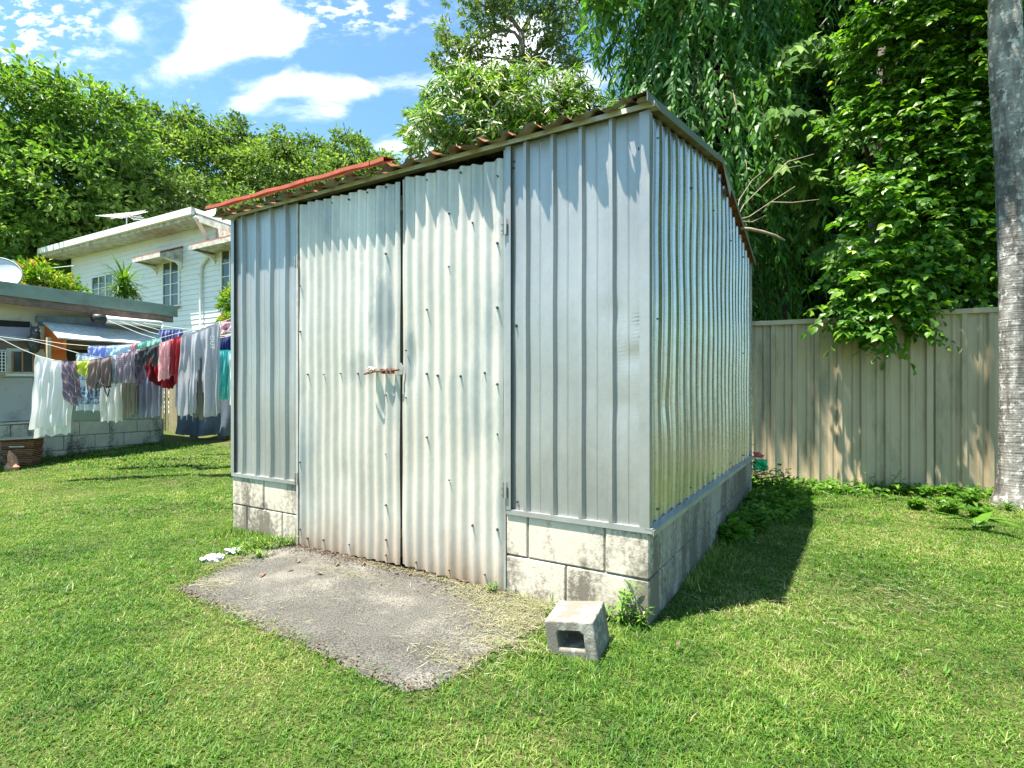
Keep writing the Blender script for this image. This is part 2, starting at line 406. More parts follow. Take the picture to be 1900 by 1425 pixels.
def cloth(name, kind='plain', a=(.6, .6, .6), b=(.3, .3, .3), scale=30.0, thr=.5, rough=.85, transl=.48, rot=0.0, c3=None):
    g_ = lambda q: tuple(min(.92, v * 1.25 + .01) for v in q)
    a, b = g_(a), g_(b); c3 = g_(c3) if c3 else None
    t = NT(name); c = t.coord('Object')
    x, y, z = t.sep(c)
    if kind == 'plain':
        k = t.ramp(t.noise(c, 6, 4), [(.3, tuple(q * .9 for q in a)), (.7, a)])
    elif kind == 'stripes':
        u = t.math('ADD', t.math('MULTIPLY', x, math.cos(rot)), t.math('MULTIPLY', z, math.sin(rot)))
        w = t.math('FRACT', t.math('MULTIPLY', u, scale))
        k = t.ramp(w, [(0, a), (thr, b), (min(.98, thr + .25), c3 or a)], 'CONSTANT')
    elif kind == 'plaid':
        w1 = t.math('FRACT', t.math('MULTIPLY', x, scale)); w2 = t.math('FRACT', t.math('MULTIPLY', z, scale))
        f = t.math('ADD', t.math('MULTIPLY', t.math('GREATER_THAN', w1, thr), .5), t.math('MULTIPLY', t.math('GREATER_THAN', w2, thr), .5))
        k = t.mix(f, a, b)
    elif kind == 'spots':
        v = t.n('ShaderNodeTexVoronoi', inp={'Vector': c, 'Scale': scale}).outputs[0]
        k = t.ramp(v, [(thr - .04, b), (thr + .04, a)])
    elif kind == 'print':
        n = t.noise(c, scale, 3, .55)
        k = t.ramp(n, [(thr - .1, a), (thr, b), (thr + .14, c3 or a)])
    elif kind == 'bands':
        n = t.noise(c, scale, 3, .6); f = t.ramp(n, [(thr - .06, 0.0), (thr + .06, 1.0)])
        w = t.math('FRACT', t.math('MULTIPLY', z, 3.4)); g = t.math('GREATER_THAN', w, .74)
        k = t.mix(f, a, b); k = t.mix(t.math('MULTIPLY', g, .8), k, c3 or a)
    nb = t.noise(c, 70, 3)
    s = t.pbsdf(k, rough, 0, t.bump(nb, .35, .008), .2)
    tr = t.n('ShaderNodeBsdfTranslucent', inp={0: k}).outputs[0]
    return t.done(t.n('ShaderNodeMixShader', inp={0: transl, 1: s, 2: tr}).outputs[0])

# ------------------------------------------------------------------ camera, sun, sky
cam = bpy.data.cameras.new('camera'); co = bpy.data.objects.new('camera', cam); COL.objects.link(co)
co.location = (0, 0, 1); co.rotation_euler = (R(90), 0, 0)
cam.sensor_width = 36; cam.lens = 36 * F / 1900; cam.shift_y = (HZ - 712.5) / 1900
cam.clip_start = .05; cam.clip_end = 3000
sc.camera = co

SUN = Vector((-.322, -.143, 1)).normalized()
sl = bpy.data.lights.new('sun', 'SUN'); sl.energy = 5.0; sl.angle = R(.75); sl.color = (1, .94, .83)
so = bpy.data.objects.new('sun', sl); COL.objects.link(so)
so.rotation_euler = SUN.to_track_quat('Z', 'Y').to_euler(); so.location = (-4, -3, 12)

w = bpy.data.worlds.new('World'); sc.world = w; w.use_nodes = True
wt = w.node_tree; wt.nodes.clear()
def wn(typ, **kw):
    nd = wt.nodes.new(typ)
    for k, v in kw.items():
        if k == 'inp':
            for i, val in v.items():
                if isinstance(val, bpy.types.NodeSocket): wt.links.new(val, nd.inputs[i])
                else: nd.inputs[i].default_value = val
        else: setattr(nd, k, v)
    return nd
def wm(op, a, b=0.0, c=0.0, clamp=False):
    nd = wn('ShaderNodeMath', operation=op, use_clamp=clamp)
    for i, v in enumerate((a, b, c)):
        if isinstance(v, bpy.types.NodeSocket): wt.links.new(v, nd.inputs[i])
        else: nd.inputs[i].default_value = v
    return nd.outputs[0]
sky = wn('ShaderNodeTexSky', sky_type='NISHITA', sun_disc=False, sun_elevation=math.asin(SUN.z), sun_rotation=math.atan2(SUN.x, SUN.y),
         air_density=1.0, dust_density=.6, ozone_density=1.6, altitude=50)
tc = wn('ShaderNodeTexCoord').outputs['Generated']
sp = wn('ShaderNodeSeparateXYZ', inp={0: tc})
yy = wm('MAXIMUM', sp.outputs[1], .04)
K = wm('DIVIDE', sp.outputs[0], yy); Mz = wm('DIVIDE', sp.outputs[2], yy)
kv = wn('ShaderNodeCombineXYZ', inp={0: K, 1: wm('MULTIPLY', Mz, 1.9), 2: 0.0}).outputs[0]
nz1 = wn('ShaderNodeTexNoise', inp={'Vector': kv, 'Scale': 6.0, 'Detail': 9, 'Roughness': .62, 'Distortion': .3}).outputs[0]
nz2 = wn('ShaderNodeTexNoise', inp={'Vector': kv, 'Scale': 26.0, 'Detail': 5, 'Roughness': .6}).outputs[0]
# cloud bank centres as directions, given by where they stand in the photograph
def blob(px, py, rx, ry, amp=1.0):
    a = wm('DIVIDE', wm('SUBTRACT', K, (px - 950) / F), rx / F); b = wm('DIVIDE', wm('SUBTRACT', Mz, (HZ - py) / F), ry / F)
    d = wm('ADD', wm('MULTIPLY', a, a), wm('MULTIPLY', b, b))
    return wm('MULTIPLY', wm('EXPONENT', wm('MULTIPLY', d, -.7)), amp)
tot = None
for bl in [(455, 42, 82, 46, 1.15), (380, 88, 44, 42, .95), (518, 62, 42, 32, .9), (240, 60, 38, 30, .60), (172, 92, 36, 24, .55), (545, 155, 110, 20, .68), (640, 168, 55, 16, .6),
           (750, 150, 45, 24, .52), (600, 212, 55, 22, .5), (460, 200, 50, 20, .56), (940, 75, 60, 45, 1.1), (870, 150, 60, 50, .9), (400, 235, 25, 12, .6), (1060, 160, 90, 60, .7),
           (710, 270, 60, 16, .5), (300, 130, 60, 30, .45), (820, 300, 90, 40, .6), (420, -60, 120, 50, .8)]:
    g_ = blob(*bl); tot = g_ if tot is None else wm('ADD', tot, g_)
small = None
for bl in [(40, 45, 110, 45, .62), (640, 28, 110, 24, .60), (1400, -300, 500, 100, .5), (-300, 100, 250, 200, .7)]:
    g_ = blob(*bl); small = g_ if small is None else wm('ADD', small, g_)
c1 = wm('ADD', tot, wm('MULTIPLY', wm('SUBTRACT', nz1, .5), 1.9))
c1 = wn('ShaderNodeMapRange', interpolation_type='SMOOTHSTEP', inp={0: c1, 1: .26, 2: 1.12, 3: 0.0, 4: 1.0}).outputs[0]
c2 = wm('MULTIPLY', small, wn('ShaderNodeMapRange', interpolation_type='SMOOTHSTEP', inp={0: nz2, 1: .46, 2: .66, 3: 0.0, 4: 1.5}).outputs[0])
cl = wm('MINIMUM', wm('ADD', c1, c2), 1.0)
front = wn('ShaderNodeMapRange', inp={0: sp.outputs[1], 1: .05, 2: .15, 3: 0.0, 4: 1.0}).outputs[0]
cl = wm('MULTIPLY', cl, front)
hs = wn('ShaderNodeMix', data_type='RGBA', blend_type='MULTIPLY'); hs.inputs[0].default_value = 1
wt.links.new(sky.outputs[0], hs.inputs[6]); hs.inputs[7].default_value = (.86, 1.14, 1.12, 1)
mx = wn('ShaderNodeMix', data_type='RGBA'); wt.links.new(cl, mx.inputs[0]); wt.links.new(hs.outputs[2], mx.inputs[6]); mx.inputs[7].default_value = (9.2, 9.3, 9.4, 1)
bg = wn('ShaderNodeBackground', inp={0: mx.outputs[2], 1: .082})
wo = wn('ShaderNodeOutputWorld'); wt.links.new(bg.outputs[0], wo.inputs[0])

vs_ = sc.view_settings; sc.display_settings.display_device = 'sRGB'
vs_.view_transform = 'Standard'; vs_.look = 'None'; vs_.exposure = 1.62; vs_.gamma = 1.0; vs_.use_curve_mapping = False
sc.cycles.max_bounces = 6; sc.cycles.diffuse_bounces = 3; sc.cycles.transparent_max_bounces = 8; sc.cycles.caustics_reflective = False; sc.cycles.caustics_refractive = False

# ------------------------------------------------------------------ ground
def axis(lims, steps):
    out = [lims[0]]
    for (b, st) in zip(lims[1:], steps):
        n = max(1, int(round((b - out[-1]) / st))); a = out[-1]; out += [a + (b - a) * (i + 1) / n for i in range(n)]
    return np.array(out)
gx = axis([-300, -60, -14, 9, 40, 300], [40, 3, .4, 2.5, 50]); gy = axis([-120, -6, 1, 12, 60, 400], [25, 1.5, .35, 1.5, 40])
XX, YY = np.meshgrid(gx, gy); ZZ = gz(XX, YY)
Vg = np.stack([XX.ravel(), YY.ravel(), ZZ.ravel()], 1)
ii = np.arange(len(gx) - 1)[None, :] + np.arange(len(gy) - 1)[:, None] * len(gx); ii = ii.ravel()
Fg = np.stack([ii, ii + 1, ii + 1 + len(gx), ii + len(gx)], 1)
go = link_mesh('ground', np_mesh('ground', Vg, Fg), M['ground'], smooth=True); tag(go, kind='structure', label='short green lawn soil rising gently to the wooded slope')

# slab before the doors
SLAB = [(-1.70, 2.72), (-.36, 1.79), (-.26, 1.81), (.16, 2.34), (.10, 2.58), (-1.56, 3.60)]
def inpoly(x, y, poly):
    x = np.asarray(x); y = np.asarray(y); ins = np.zeros(x.shape, bool); n = len(poly)
    for i in range(n):
        x0, y0 = poly[i]; x1, y1 = poly[(i + 1) % n]
        c = ((y0 > y) != (y1 > y)) & (x < (x1 - x0) * (y - y0) / ((y1 - y0) + 1e-12) + x0); ins ^= c
    return ins
def rough_outline(poly, step, amp, rg):
    out = []
    for i in range(len(poly)):
        a = Vector(poly[i]); b = Vector(poly[(i + 1) % len(poly)]); n = max(1, int((b - a).length / step))
        for k in range(n):
            p = a.lerp(b, k / n); out.append((p.x + rg.normal() * amp, p.y + rg.normal() * amp))
    return out
rg = rng_(5); op = rough_outline(SLAB, .035, .010, rg)
sm = MB(); n = len(op); ctr = (sum(p[0] for p in op) / n, sum(p[1] for p in op) / n)
inner = [(ctr[0] + (p[0] - ctr[0]) * .985, ctr[1] + (p[1] - ctr[1]) * .985) for p in op]
sm.add([(p[0], p[1], -.05) for p in op] + [(p[0], p[1], .001) for p in op] + [(p[0], p[1], .009) for p in inner] + [(ctr[0], ctr[1], .016)],
       [(i, (i + 1) % n, n + (i + 1) % n, n + i) for i in range(n)] + [(n + i, n + (i + 1) % n, 2 * n + (i + 1) % n, 2 * n + i) for i in range(n)] + [(2 * n + i, 2 * n + (i + 1) % n, 3 * n) for i in range(n)])
slab = sm.build('concrete_pad', M['slab'], smooth=False); tag(slab, kind='structure', label='worn grey concrete pad in front of the shed doors')

# ------------------------------------------------------------------ shed
SH = Frame(.591, 2.300, math.atan2(-.522, .853))
shed = SH.root('garden_shed')
tag(shed, 'galvanised sheet metal shed with double corrugated doors on a mouldy concrete block base', 'shed')
W, D = 3.087, 3.165
XL, XJ, XM, XR = -W, -2.346, -1.443, -.731       # panel edge, left door, joint, right door edge
ZB = .40
def eave(x): return 2.235 + (-x) / W * .055
RH = .335; RY = 1.58                               # ridge rise and position
def roofz(x, y): return eave(x) + RH * (1 - abs(y - RY) / RY)

# block walls: single blocks with open joints over a mortar core
def block_wall(nm, runs, mat, face, lo=0.0, drop=.03, seed=0):
    rg = rng_(seed); b = MB()
    for (a0, a1, offs) in runs:
        for c in range(2):
            z0, z1 = (-.02 if c == 0 else .198), (.19 if c == 0 else ZB - .002)
            x = a0 - offs[c]
            while x < a1 - .02:
                xa, xb = max(a0, x + .004), min(a1, x + .396)
                if xb - xa > .03:
                    j = rg.normal() * .0015
                    if face == 'front': b.bbox(xa, xb, j, .19, z0, z1, .005)
                    else: b.bbox(-.19, j - .0, xa, xb, z0, z1, .005)
                x += .4
    return b.build(nm, mat, shed)
for (a0, a1, offs, sd_) in ((XL, XJ - .005, (.228, .032), 1), (XR + .005, 0, (.071, .277), 8)):
    bw = block_wall('block_wall', [(a0, a1, offs)], M['block'], 'front', seed=sd_)
    MB().box(a0 + .01, a1 - .012, .008, .18, -.03, ZB - .004).build('mortar', M['mortar'], bw)
bs = block_wall('block_wall', [(.194, D, (.30, .10))], M['block_shaded'], 'side', seed=2)
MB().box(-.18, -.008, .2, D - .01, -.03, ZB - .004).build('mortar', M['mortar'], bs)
b = MB()
for c in range(2):
    for k in range(8): b.bbox(XL, XL + .19, .194 + k * .39, min(D, .194 + k * .39 + .382), -.02 + c * .218, .19 + c * .208, .005)
b.build('block_wall', M['block'], shed); b = MB()
for c in range(2):
    for k in range(7): b.bbox(XL + .2 + k * .39, min(-.2, XL + .2 + k * .39 + .382), D - .19, D, -.02 + c * .218, .19 + c * .208, .005)
b.build('block_wall', M['block'], shed)
MB().box(XL + .2, -.2, .2, D - .2, -.02, .012).build('floor', M['slab'], shed)

def rib_profile(a0, a1, pitch=.1525, first=.05, rib=.021, wbase=.036, wtop=.016):
    """(along, out) points across a ribbed sheet"""
    pts = [(a0, 0)]; x = a0 + first
    while x < a1 - wbase / 2 - .004:
        if x - wbase / 2 > a0 + .002:
            pts += [(x - wbase / 2, 0), (x - wtop / 2, rib), (x + wtop / 2, rib), (x + wbase / 2, 0)]
            m = x + pitch / 2
            if m + .01 < a1: pts += [(m - .006, 0), (m, .003), (m + .006, 0)]
        x += pitch
    pts.append((a1, 0))
    return pts
def sheet(nm, pts, zb, zt, place, mat, dents=(), rows=22, wob=.0015, seed=0, smooth=False):
    """pts (along,out) extruded vertically; zt may be a function of along; place(along,out,z)->local"""
    rg = rng_(seed); n = len(pts); V = []; ph = rg.random(4) * 6
    for r in range(rows + 1):
        f = r / rows
        for (a, o) in pts:
            top = zt(a) if callable(zt) else zt; bot = zb(a) if callable(zb) else zb
            z = bot + (top - bot) * f
            dd = wob * math.sin(a * 7 + ph[0] + z * 3) + wob * math.sin(z * 9 + ph[1])
            for (da, dz, dr, dep) in dents:
                q = ((a - da) ** 2 + (z - dz) ** 2) / dr ** 2
                if q < 4: dd -= dep * math.exp(-q * 1.5)
            V.append(place(a, o + dd, z))
    i = (np.arange(n - 1)[None, :] + np.arange(rows)[:, None] * n).ravel()
    Fq = np.stack([i, i + 1, i + 1 + n, i + n], 1)
    me = np_mesh(nm, np.array(V), Fq)
    o = link_mesh(nm, me, mat, shed, smooth)
    return o
front = lambda a, o, z: (a, .010 - o, z)
# left and right front panels
p_left = sheet('wall_panel', rib_profile(XL + .012, XJ - .012, first=.115, pitch=.162), ZB + .005, lambda a: eave(a) - .01, front, M['panel'], seed=1)
p_right = sheet('wall_panel', rib_profile(XR + .012, -.006, first=.105, pitch=.1475), ZB + .005, lambda a: eave(a) - .01, front, M['panel'],
                dents=[(-.03, 1.30, .05, .010), (-.05, 1.16, .07, .008), (-.16, 1.36, .09, .005), (-.12, .95, .10, .004)], rows=110, seed=2)
side = lambda a, o, z: (-.022 + o, a, z)
p_side = sheet('wall_panel', rib_profile(.0, D, first=.045, pitch=.1515, rib=.012, wbase=.066, wtop=.056), ZB + .005, lambda a: eave(0) + RH * (1 - abs(a - RY) / RY) - .015, side, M['side'],
               dents=[(.0, 1.32, .10, .014), (.35, .95, .12, .010)], rows=50, wob=.002, seed=3)
sheet('wall_panel', rib_profile(0.04, D, first=.06), ZB, lambda a: eave(XL) + RH * (1 - abs(a - RY) / RY) - .015, lambda a, o, z: (XL - .012 - o, a, z), M['side'], seed=4)
sheet('wall_panel', rib_profile(XL, 0, first=.06), ZB, lambda a: eave(a) - .015, lambda a, o, z: (a, D + .012 + o, z), M['side'], seed=5)

# doors: true corrugation
def corr(a0, a1, pitch=.0765, amp=.0105, n=10, ph=0):
    k = int((a1 - a0) / pitch * n)
    return [(a0 + (a1 - a0) * i / k, amp * math.cos(2 * math.pi * (a0 + (a1 - a0) * i / k) / pitch + ph)) for i in range(k + 1)]
def mkdoor(a0, a1, zb0, zb1, zt0, zt1, seed, cuts):
    def lin(u0, u1): return lambda a: u0 + (u1 - u0) * (a - a0) / (a1 - a0)
    def top(a):
        z = lin(zt0, zt1)(a) + .004 * math.sin(a * 31)
        return z
    o = sheet('door', corr(a0, a1), lin(zb0, zb1), top, lambda a, oo, z: (a, -.010 - oo, z), M['door'], dents=cuts, rows=44, wob=.002, seed=seed, smooth=True)
    return o
d_left = mkdoor(XJ + .012, XM + .010, .006, .026, 2.235, 2.205, 6, [(-1.6, 1.35, .12, .005), (-1.9, .5, .1, .006)])
d_right = mkdoor(XM + .022, XR - .008, .030, .004, 2.215, 2.175, 7, [(-1.35, 1.2, .1, .006)])
# dark room behind the gap above the doors comes from the closed walls; timber frames behind the sheets
for dr, a0, a1 in ((d_left, XJ + .02, XM - .0), (d_right, XM + .03, XR - .02)):
    f = MB()
    for z in (.20, 1.12, 2.08): f.box(a0, a1, .010, .040, z - .03, z + .03)
    f.box(a0, a0 + .04, .0405, .07, .05, 2.15); f.box(a1 - .04, a1, .0405, .07, .05, 2.15)
    f.build('door_frame', M['timber'], dr)
# jambs
for x in (XJ, XR):
    MB().box(x - .006, x + .006, -.008, .06, .0 if x == XJ else .0, eave(x) - .03).build('jamb', M['trim_white'] if x == XJ else M['trim'], shed)
# base flashing under the sheets
for (a0, a1) in ((XL, XJ - .008), (XR + .010, .017)):
    MB().prism([(-.012, ZB - .002), (-.0095, ZB - .002), (-.0095, ZB + .018), (.010, ZB + .018), (.010, ZB + .022), (-.012, ZB + .022)], 'x', a0, a1).build('base_flashing', M['trim'], shed)
m_ = MB(); m_.prism([(.022, ZB - .010), (.019, ZB - .010), (.019, ZB + .010), (-.018, ZB + .014), (-.018, ZB + .018), (.022, ZB + .014)], 'y', -.012, D); m_.build('base_flashing', M['trim'], shed)
# corner trim at the right front
MB().prism([(-.040, -.012), (.004, -.012), (.004, .030), (.001, .030), (.001, -.009), (-.040, -.009)], 'z', ZB + .022, eave(0) - .02).build('corner_trim', M['panel'], shed)
MB().prism([(XL + .03, -.012), (XL - .006, -.012), (XL - .006, .040), (XL - .003, .040), (XL - .003, -.009), (XL + .03, -.009)], 'z', ZB + .022, eave(XL) - .02).build('corner_trim', M['panel'], shed)
MB().prism([(XR + .008, -.014), (XR + .038, -.014), (XR + .038, -.011), (XR + .011, -.011), (XR + .011, .03), (XR + .008, .03)], 'z', ZB + .022, eave(XR) - .02).build('edge_trim', M['panel'], shed)
# angle rail under the roof edge
r = MB()
for (a0, a1) in ((XL - .10, XJ), (XJ, XR), (XR, .03)):
    e0, e1 = eave(a0), eave(a1)
    for (yA, yB, dz0, dz1) in ((-.026, -.022, -.016, .006), (-.022, .05, .001, .005)):
        r.add([(a0, yA, e0 + dz0), (a1, yA, e1 + dz0), (a1, yB, e1 + dz0), (a0, yB, e0 + dz0), (a0, yA, e0 + dz1), (a1, yA, e1 + dz1), (a1, yB, e1 + dz1), (a0, yB, e0 + dz1)],
              [(0, 3, 2, 1), (4, 5, 6, 7), (0, 1, 5, 4), (1, 2, 6, 5), (2, 3, 7, 6), (3, 0, 4, 7)])
r.build('eave_rail', M['trim_white'], shed)

# roof: ribbed sheets on two slopes, rusted through at the lower edge
def roof_half(sign, nm):
    rg = rng_(11 if sign > 0 else 12)
    xs = []; x = -W - .13
    base = .227
    prof = []
    x0, x1 = -W - .125, .019
    nn = 330
    for i in range(nn + 1):
        a = x0 + (x1 - x0) * i / nn
        ph = ((-a - .075) / .152) % 1.0; q = abs(ph - .5) * 2    # q=1 at rib centre
        h = .025 * float(np.clip((q - .52) / .30, 0, 1))
        prof.append((a, h))
    rows = 26; V = []; n = len(prof)
    # ragged, eaten edge
    edge = []; e = 0
    for i, (a, h) in enumerate(prof):
        e = .82 * e + rg.normal() * .006
        bite = 0
        edge.append(-.105 + e + (.012 * math.sin(a * 23) if a > -1.45 else 0))
    for (bx, bw_, bd) in [(-.06, .03, .05), (-.22, .035, .045), (-.34, .05, .05), (-.50, .02, .03), (-.62, .03, .045), (-.86, .015, .06), (-.96, .02, .035), (-1.05, .015, .05), (-1.17, .02, .03), (-1.28, .02, .04), (-1.37, .03, .03)]:
        for i, (a, h) in enumerate(prof):
            edge[i] += bd * math.exp(-((a - bx) / bw_) ** 2)
    for r in range(rows + 1):
        f = r / rows
        for i, (a, h) in enumerate(prof):
            if sign > 0:
                y0 = edge[i]; y = y0 + (RY - y0) * f ** 1.6
            else:
                y0 = 2 * RY + .09; y = y0 + (RY - y0) * f
            z = eave(a) + RH * (1 - abs(y - RY) / RY) + .012 + h
            V.append((a, y, z))
    ids = np.arange(rows * (n - 1)); rr, cc = ids // (n - 1), ids % (n - 1)
    i = rr * n + cc
    keep = np.ones(len(ids), bool)
    if sign > 0:
        Va = np.array(V); cx = Va[i, 0]; cy = Va[i, 1]
        # holes rusted behind the front edge
        for (hx, hy, hr) in [(-.12, -.055, .012), (-1.62, -.05, .025), (-1.74, -.05, .02), (-1.90, -.06, .022), (-2.12, -.055, .018), (-2.2, -.07, .02), (-2.48, -.055, .014), (-2.55, -.06, .018), (-2.7, -.055, .02), (-2.86, -.05, .02), (-1.52, -.045, .02), (-3.0, -.05, .02)]:
            keep &= ~(((cx - hx) ** 2 / 1.6 + (cy - hy) ** 2) < hr ** 2)
    Fq = np.stack([i, i + 1, i + 1 + n, i + n], 1)[keep]
    me = np_mesh(nm, np.array(V), Fq)
    return link_mesh(nm, me, M['rust'], shed)
roof_half(1, 'roof_sheet'); roof_half(-1, 'roof_sheet')
# red flashing lying on the ribs of the left half
fl = MB(); rg = rng_(3); a = -W - .135; seg = []
while a < XM - .01:
    b_ = min(XM - .005, a + .55)
    n = 14
    for i in range(n):
        u0 = a + (b_ - a) * i / n; u1 = a + (b_ - a) * (i + 1) / n
        j0 = .003 * math.sin(u0 * 17); j1 = .003 * math.sin(u1 * 17)
        z0 = eave(u0) + .036 + .016 * (-u0 - 1.44) / 1.7 + j0; z1 = eave(u1) + .036 + .016 * (-u1 - 1.44) / 1.7 + j1; yf = -.125
        fl.add([(u0, yf, z0 - .012), (u1, yf, z1 - .012), (u1, yf, z1 + .009), (u0, yf, z0 + .009), (u0, yf + .004, z0 - .016), (u1, yf + .004, z1 - .016), (u1, yf + .10, z1 + .030), (u0, yf + .10, z0 + .030), (u1, yf + .10, z1 + .026), (u0, yf + .10, z0 + .026)],
               [(0, 1, 2, 3), (3, 2, 6, 7), (0, 4, 5, 1), (4, 9, 8, 5), (7, 6, 8, 9)])
    a = b_ + .006
fl.build('red_flashing', M['red'], shed)
# barge capping on the right gable
bc = MB()
for (ya, yb) in ((-.10, RY), (RY, 2 * RY + .10)):
    za, zb_ = roofz(0, ya) + .012, roofz(0, yb) + .012
    dx = .020
    bc.add([(dx, ya, za - .018), (dx, yb, zb_ - .018), (dx, yb, zb_ + .018), (dx, ya, za + .018), (dx + .003, ya, za - .018), (dx + .003, yb, zb_ - .018), (dx + .003, yb, zb_ + .021), (dx + .003, ya, za + .021),
            (-.06, ya, za + .018), (-.06, yb, zb_ + .018), (-.06, yb, zb_ + .021), (-.06, ya, za + .021)],
           [(0, 1, 2, 3), (4, 7, 6, 5), (0, 4, 5, 1), (3, 2, 9, 8), (7, 11, 10, 6), (8, 9, 10, 11), (0, 3, 7, 4), (1, 5, 6, 2)])
bc.build('barge_capping', paint('grey_green_capping', (.17, .20, .175), .5, .35, .1, 5, (.2, .18, .14), .3, 8), shed)
MB().add([(.025, RY - .04, roofz(0, RY) - .02), (.025, RY + .30, roofz(0, RY + .3) - .015), (.025, RY + .24, roofz(0, RY + .3) - .10)], [(0, 1, 2)]).add([(.028, RY - .04, roofz(0, RY) - .02), (.028, RY + .30, roofz(0, RY + .3) - .015), (.028, RY + .24, roofz(0, RY + .3) - .10)], [(0, 2, 1)]).build('loose_sheet_corner', M['trim'], shed)
MB().box(XL, -.02, RY - .05, RY + .05, eave(-1) + RH - .02, eave(-1) + RH + .02).build('ridge_beam', M['oldwood'], shed)

# screws, hinges
def screw_mesh():
    m = MB(); m.tube([(0, 0, 0), (0, -.003, 0)], .0065, 8); m.tube([(0, -.0031, 0), (0, -.009, 0)], .0038, 6); m.tube([(0, -.0091, 0), (0, -.013, .001)], .002, 6)
    return m
scr = None
def screw(parent, x, y, z, s=1.0, rz=0):
    global scr
    s *= random.uniform(.75, 1.25)
    if scr is None: scr = screw_mesh().build('screw', M['screw'], parent); o = scr
    else: o = scr.copy(); COL.objects.link(o); o.parent = parent
    o.location = (x, y, z); o.scale = (s, s, s); o.rotation_euler = (random.uniform(-.2, .2), 0, rz)
def crest(x): return round(x / .0765) * .0765
def spix(px, py, parent, yo=-.02, snap=True):
    x, z = SH.pix(px, py, yo)
    if snap: x = crest(x)
    screw(parent, x, -.010 - .0105 if snap else .008, z)
for p in [(562, 530), (562, 615), (571, 695), (577, 695), (600, 695), (638, 693), (673, 693), (724, 733), (562, 858), (562, 983), (577, 1000), (607, 1003), (656, 1012), (708, 1028), (724, 843), (722, 938), (724, 1003), (612, 378), (643, 372), (690, 355), (708, 350), (724, 470)]:
    spix(*p, d_left)
for p in [(885, 412), (842, 494), (932, 450), (935, 570), (800, 574), (763, 650), (763, 738), (783, 694), (822, 697), (862, 698), (908, 692), (932, 713), (802, 812), (844, 892), (886, 976), (934, 984), (782, 1045), (843, 1060), (909, 1068), (935, 806), (801, 332), (864, 318), (931, 325), (840, 395)]:
    spix(*p, d_right)
for p in [(445, 470), (447, 600), (547, 388), (547, 604), (442, 856), (495, 880), (546, 888)]: spix(*p, p_left, snap=False)
for p in [(949, 296), (948, 308), (953, 603), (955, 933), (1183, 272), (1185, 623), (1186, 965), (1078, 240)]: spix(*p, p_right, snap=False)
for k in range(6):
    for z in (.52, 1.35, 2.12):
        if k % 2 == 0 or z != 1.35: screw(p_side, .019, .045 + k * .606, z + random.uniform(-.03, .03), 1, R(90))
def hinge(parent, x, z):
    h = MB(); h.tube([(x, -.026, z - .04), (x, -.026, z + .04)], .006, 8); h.box(x - .035, x - .008, -.024, -.020, z - .035, z + .035) if False else None; h.box(x + .008, x + .022, -.026, -.022, z - .04, z + .04)
    for q in (-.02, .01): h.tube([(x, -.026, z + q), (x, -.026, z + q + .006)], .008, 8)
    h.build('hinge', M['trim'], parent)
for z in (1.86, .44): hinge(d_left, XJ + .004, z)
for z in (1.83, .52): hinge(d_right, XR - .002, z)
# sliding bolt and padlock
lx, lz = SH.pix(722, 690, -.04)
lt = MB(); lt.box(XM - .10, XM - .015, -.034, -.026, lz - .010, lz + .010); lt.tube([(XM - .19, -.048, lz + .004), (XM + .035, -.048, lz + .010)], .0065, 8)
for q in (-.095, -.05, -.02): lt.box(XM + q - .006, XM + q + .006, -.056, -.030, lz - .008, lz + .018)
lt.tube([(XM - .19, -.048, lz + .004), (XM - .215, -.060, lz - .004), (XM - .20, -.080, lz - .010), (XM - .165, -.085, lz - .006), (XM - .14, -.062, lz + .004)], .006, 8)
latch = lt.build('sliding_bolt', M['rust_iron'], d_left)
pl_ = MB(); pl_.bbox(-.021, .021, -.011, .011, -.048, -.008, .004); pl_.tube([(-.013, 0, -.008), (-.013, 0, .012), (-.008, 0, .021), (.008, 0, .021), (.013, 0, .012), (.013, 0, -.008)], .0035, 8)
pad = pl_.build('padlock', M['lock'], empty('padlock_holder')) if False else pl_.build('padlock', M['lock'], None)
wp = SH.world(XM - .16, -.075, lz + .016); pad.location = wp; pad.rotation_euler = (R(95), R(20), SH.a + R(25)); tag(pad, 'worn steel padlock hooked through the rusty bolt of the shed doors', 'padlock')
pt = MB(); c = (XM + .03, -.030, lz + .012); pt.prism([(XM + .010, lz - .02), (XM + .05, lz - .015), (XM + .055, lz + .025), (XM + .035, lz + .05), (XM + .010, lz + .035)], 'y', -.034, -.028)
pt.build('hasp_plate', M['trim'], d_right)

# ------------------------------------------------------------------ loose block
cb = MB()
s = .097
def hollow(m, s, hx, hz):
    o = [(-s, -s), (s, -s), (s, s), (-s, s)]; i_ = [(-hx, -hz * .9 ), (hx * .95, -hz), (hx, hz * .55), (hx * .7, hz), (-hx * .8, hz), (-hx, hz * .7)]; i_ = [(x, z + .022) for x, z in i_]
    # outer shell
    n = 4
    v = [(x, -s, z) for x, z in o] + [(x, s, z) for x, z in o] + [(x, -s, z) for x, z in i_] + [(x * .9, s, z * .9) for x, z in i_]
    f = [(0, 4, 5, 1), (1, 5, 6, 2), (2, 6, 7, 3), (3, 7, 4, 0)]
    a = 8; b2 = 14
    f += [(0, 1, a + 1, a), (1, 2, a + 2, a + 1), (2, a + 3, a + 2), (2, 3, a + 4, a + 3), (3, a + 5, a + 4), (3, 0, a, a + 5)]
    f += [(4, b2, b2 + 1, 5), (5, b2 + 1, b2 + 2, 6), (6, b2 + 2, b2 + 3), (6, b2 + 3, b2 + 4, 7), (7, b2 + 4, b2 + 5), (7, b2 + 5, b2, 4)]
    for k in range(6): f.append((a + k, a + (k + 1) % 6, b2 + (k + 1) % 6, b2 + k))
    m.add(v, f)
hollow(cb, s, .052, .036)
cbo = cb.build('loose_concrete_block', M['loose_block'])
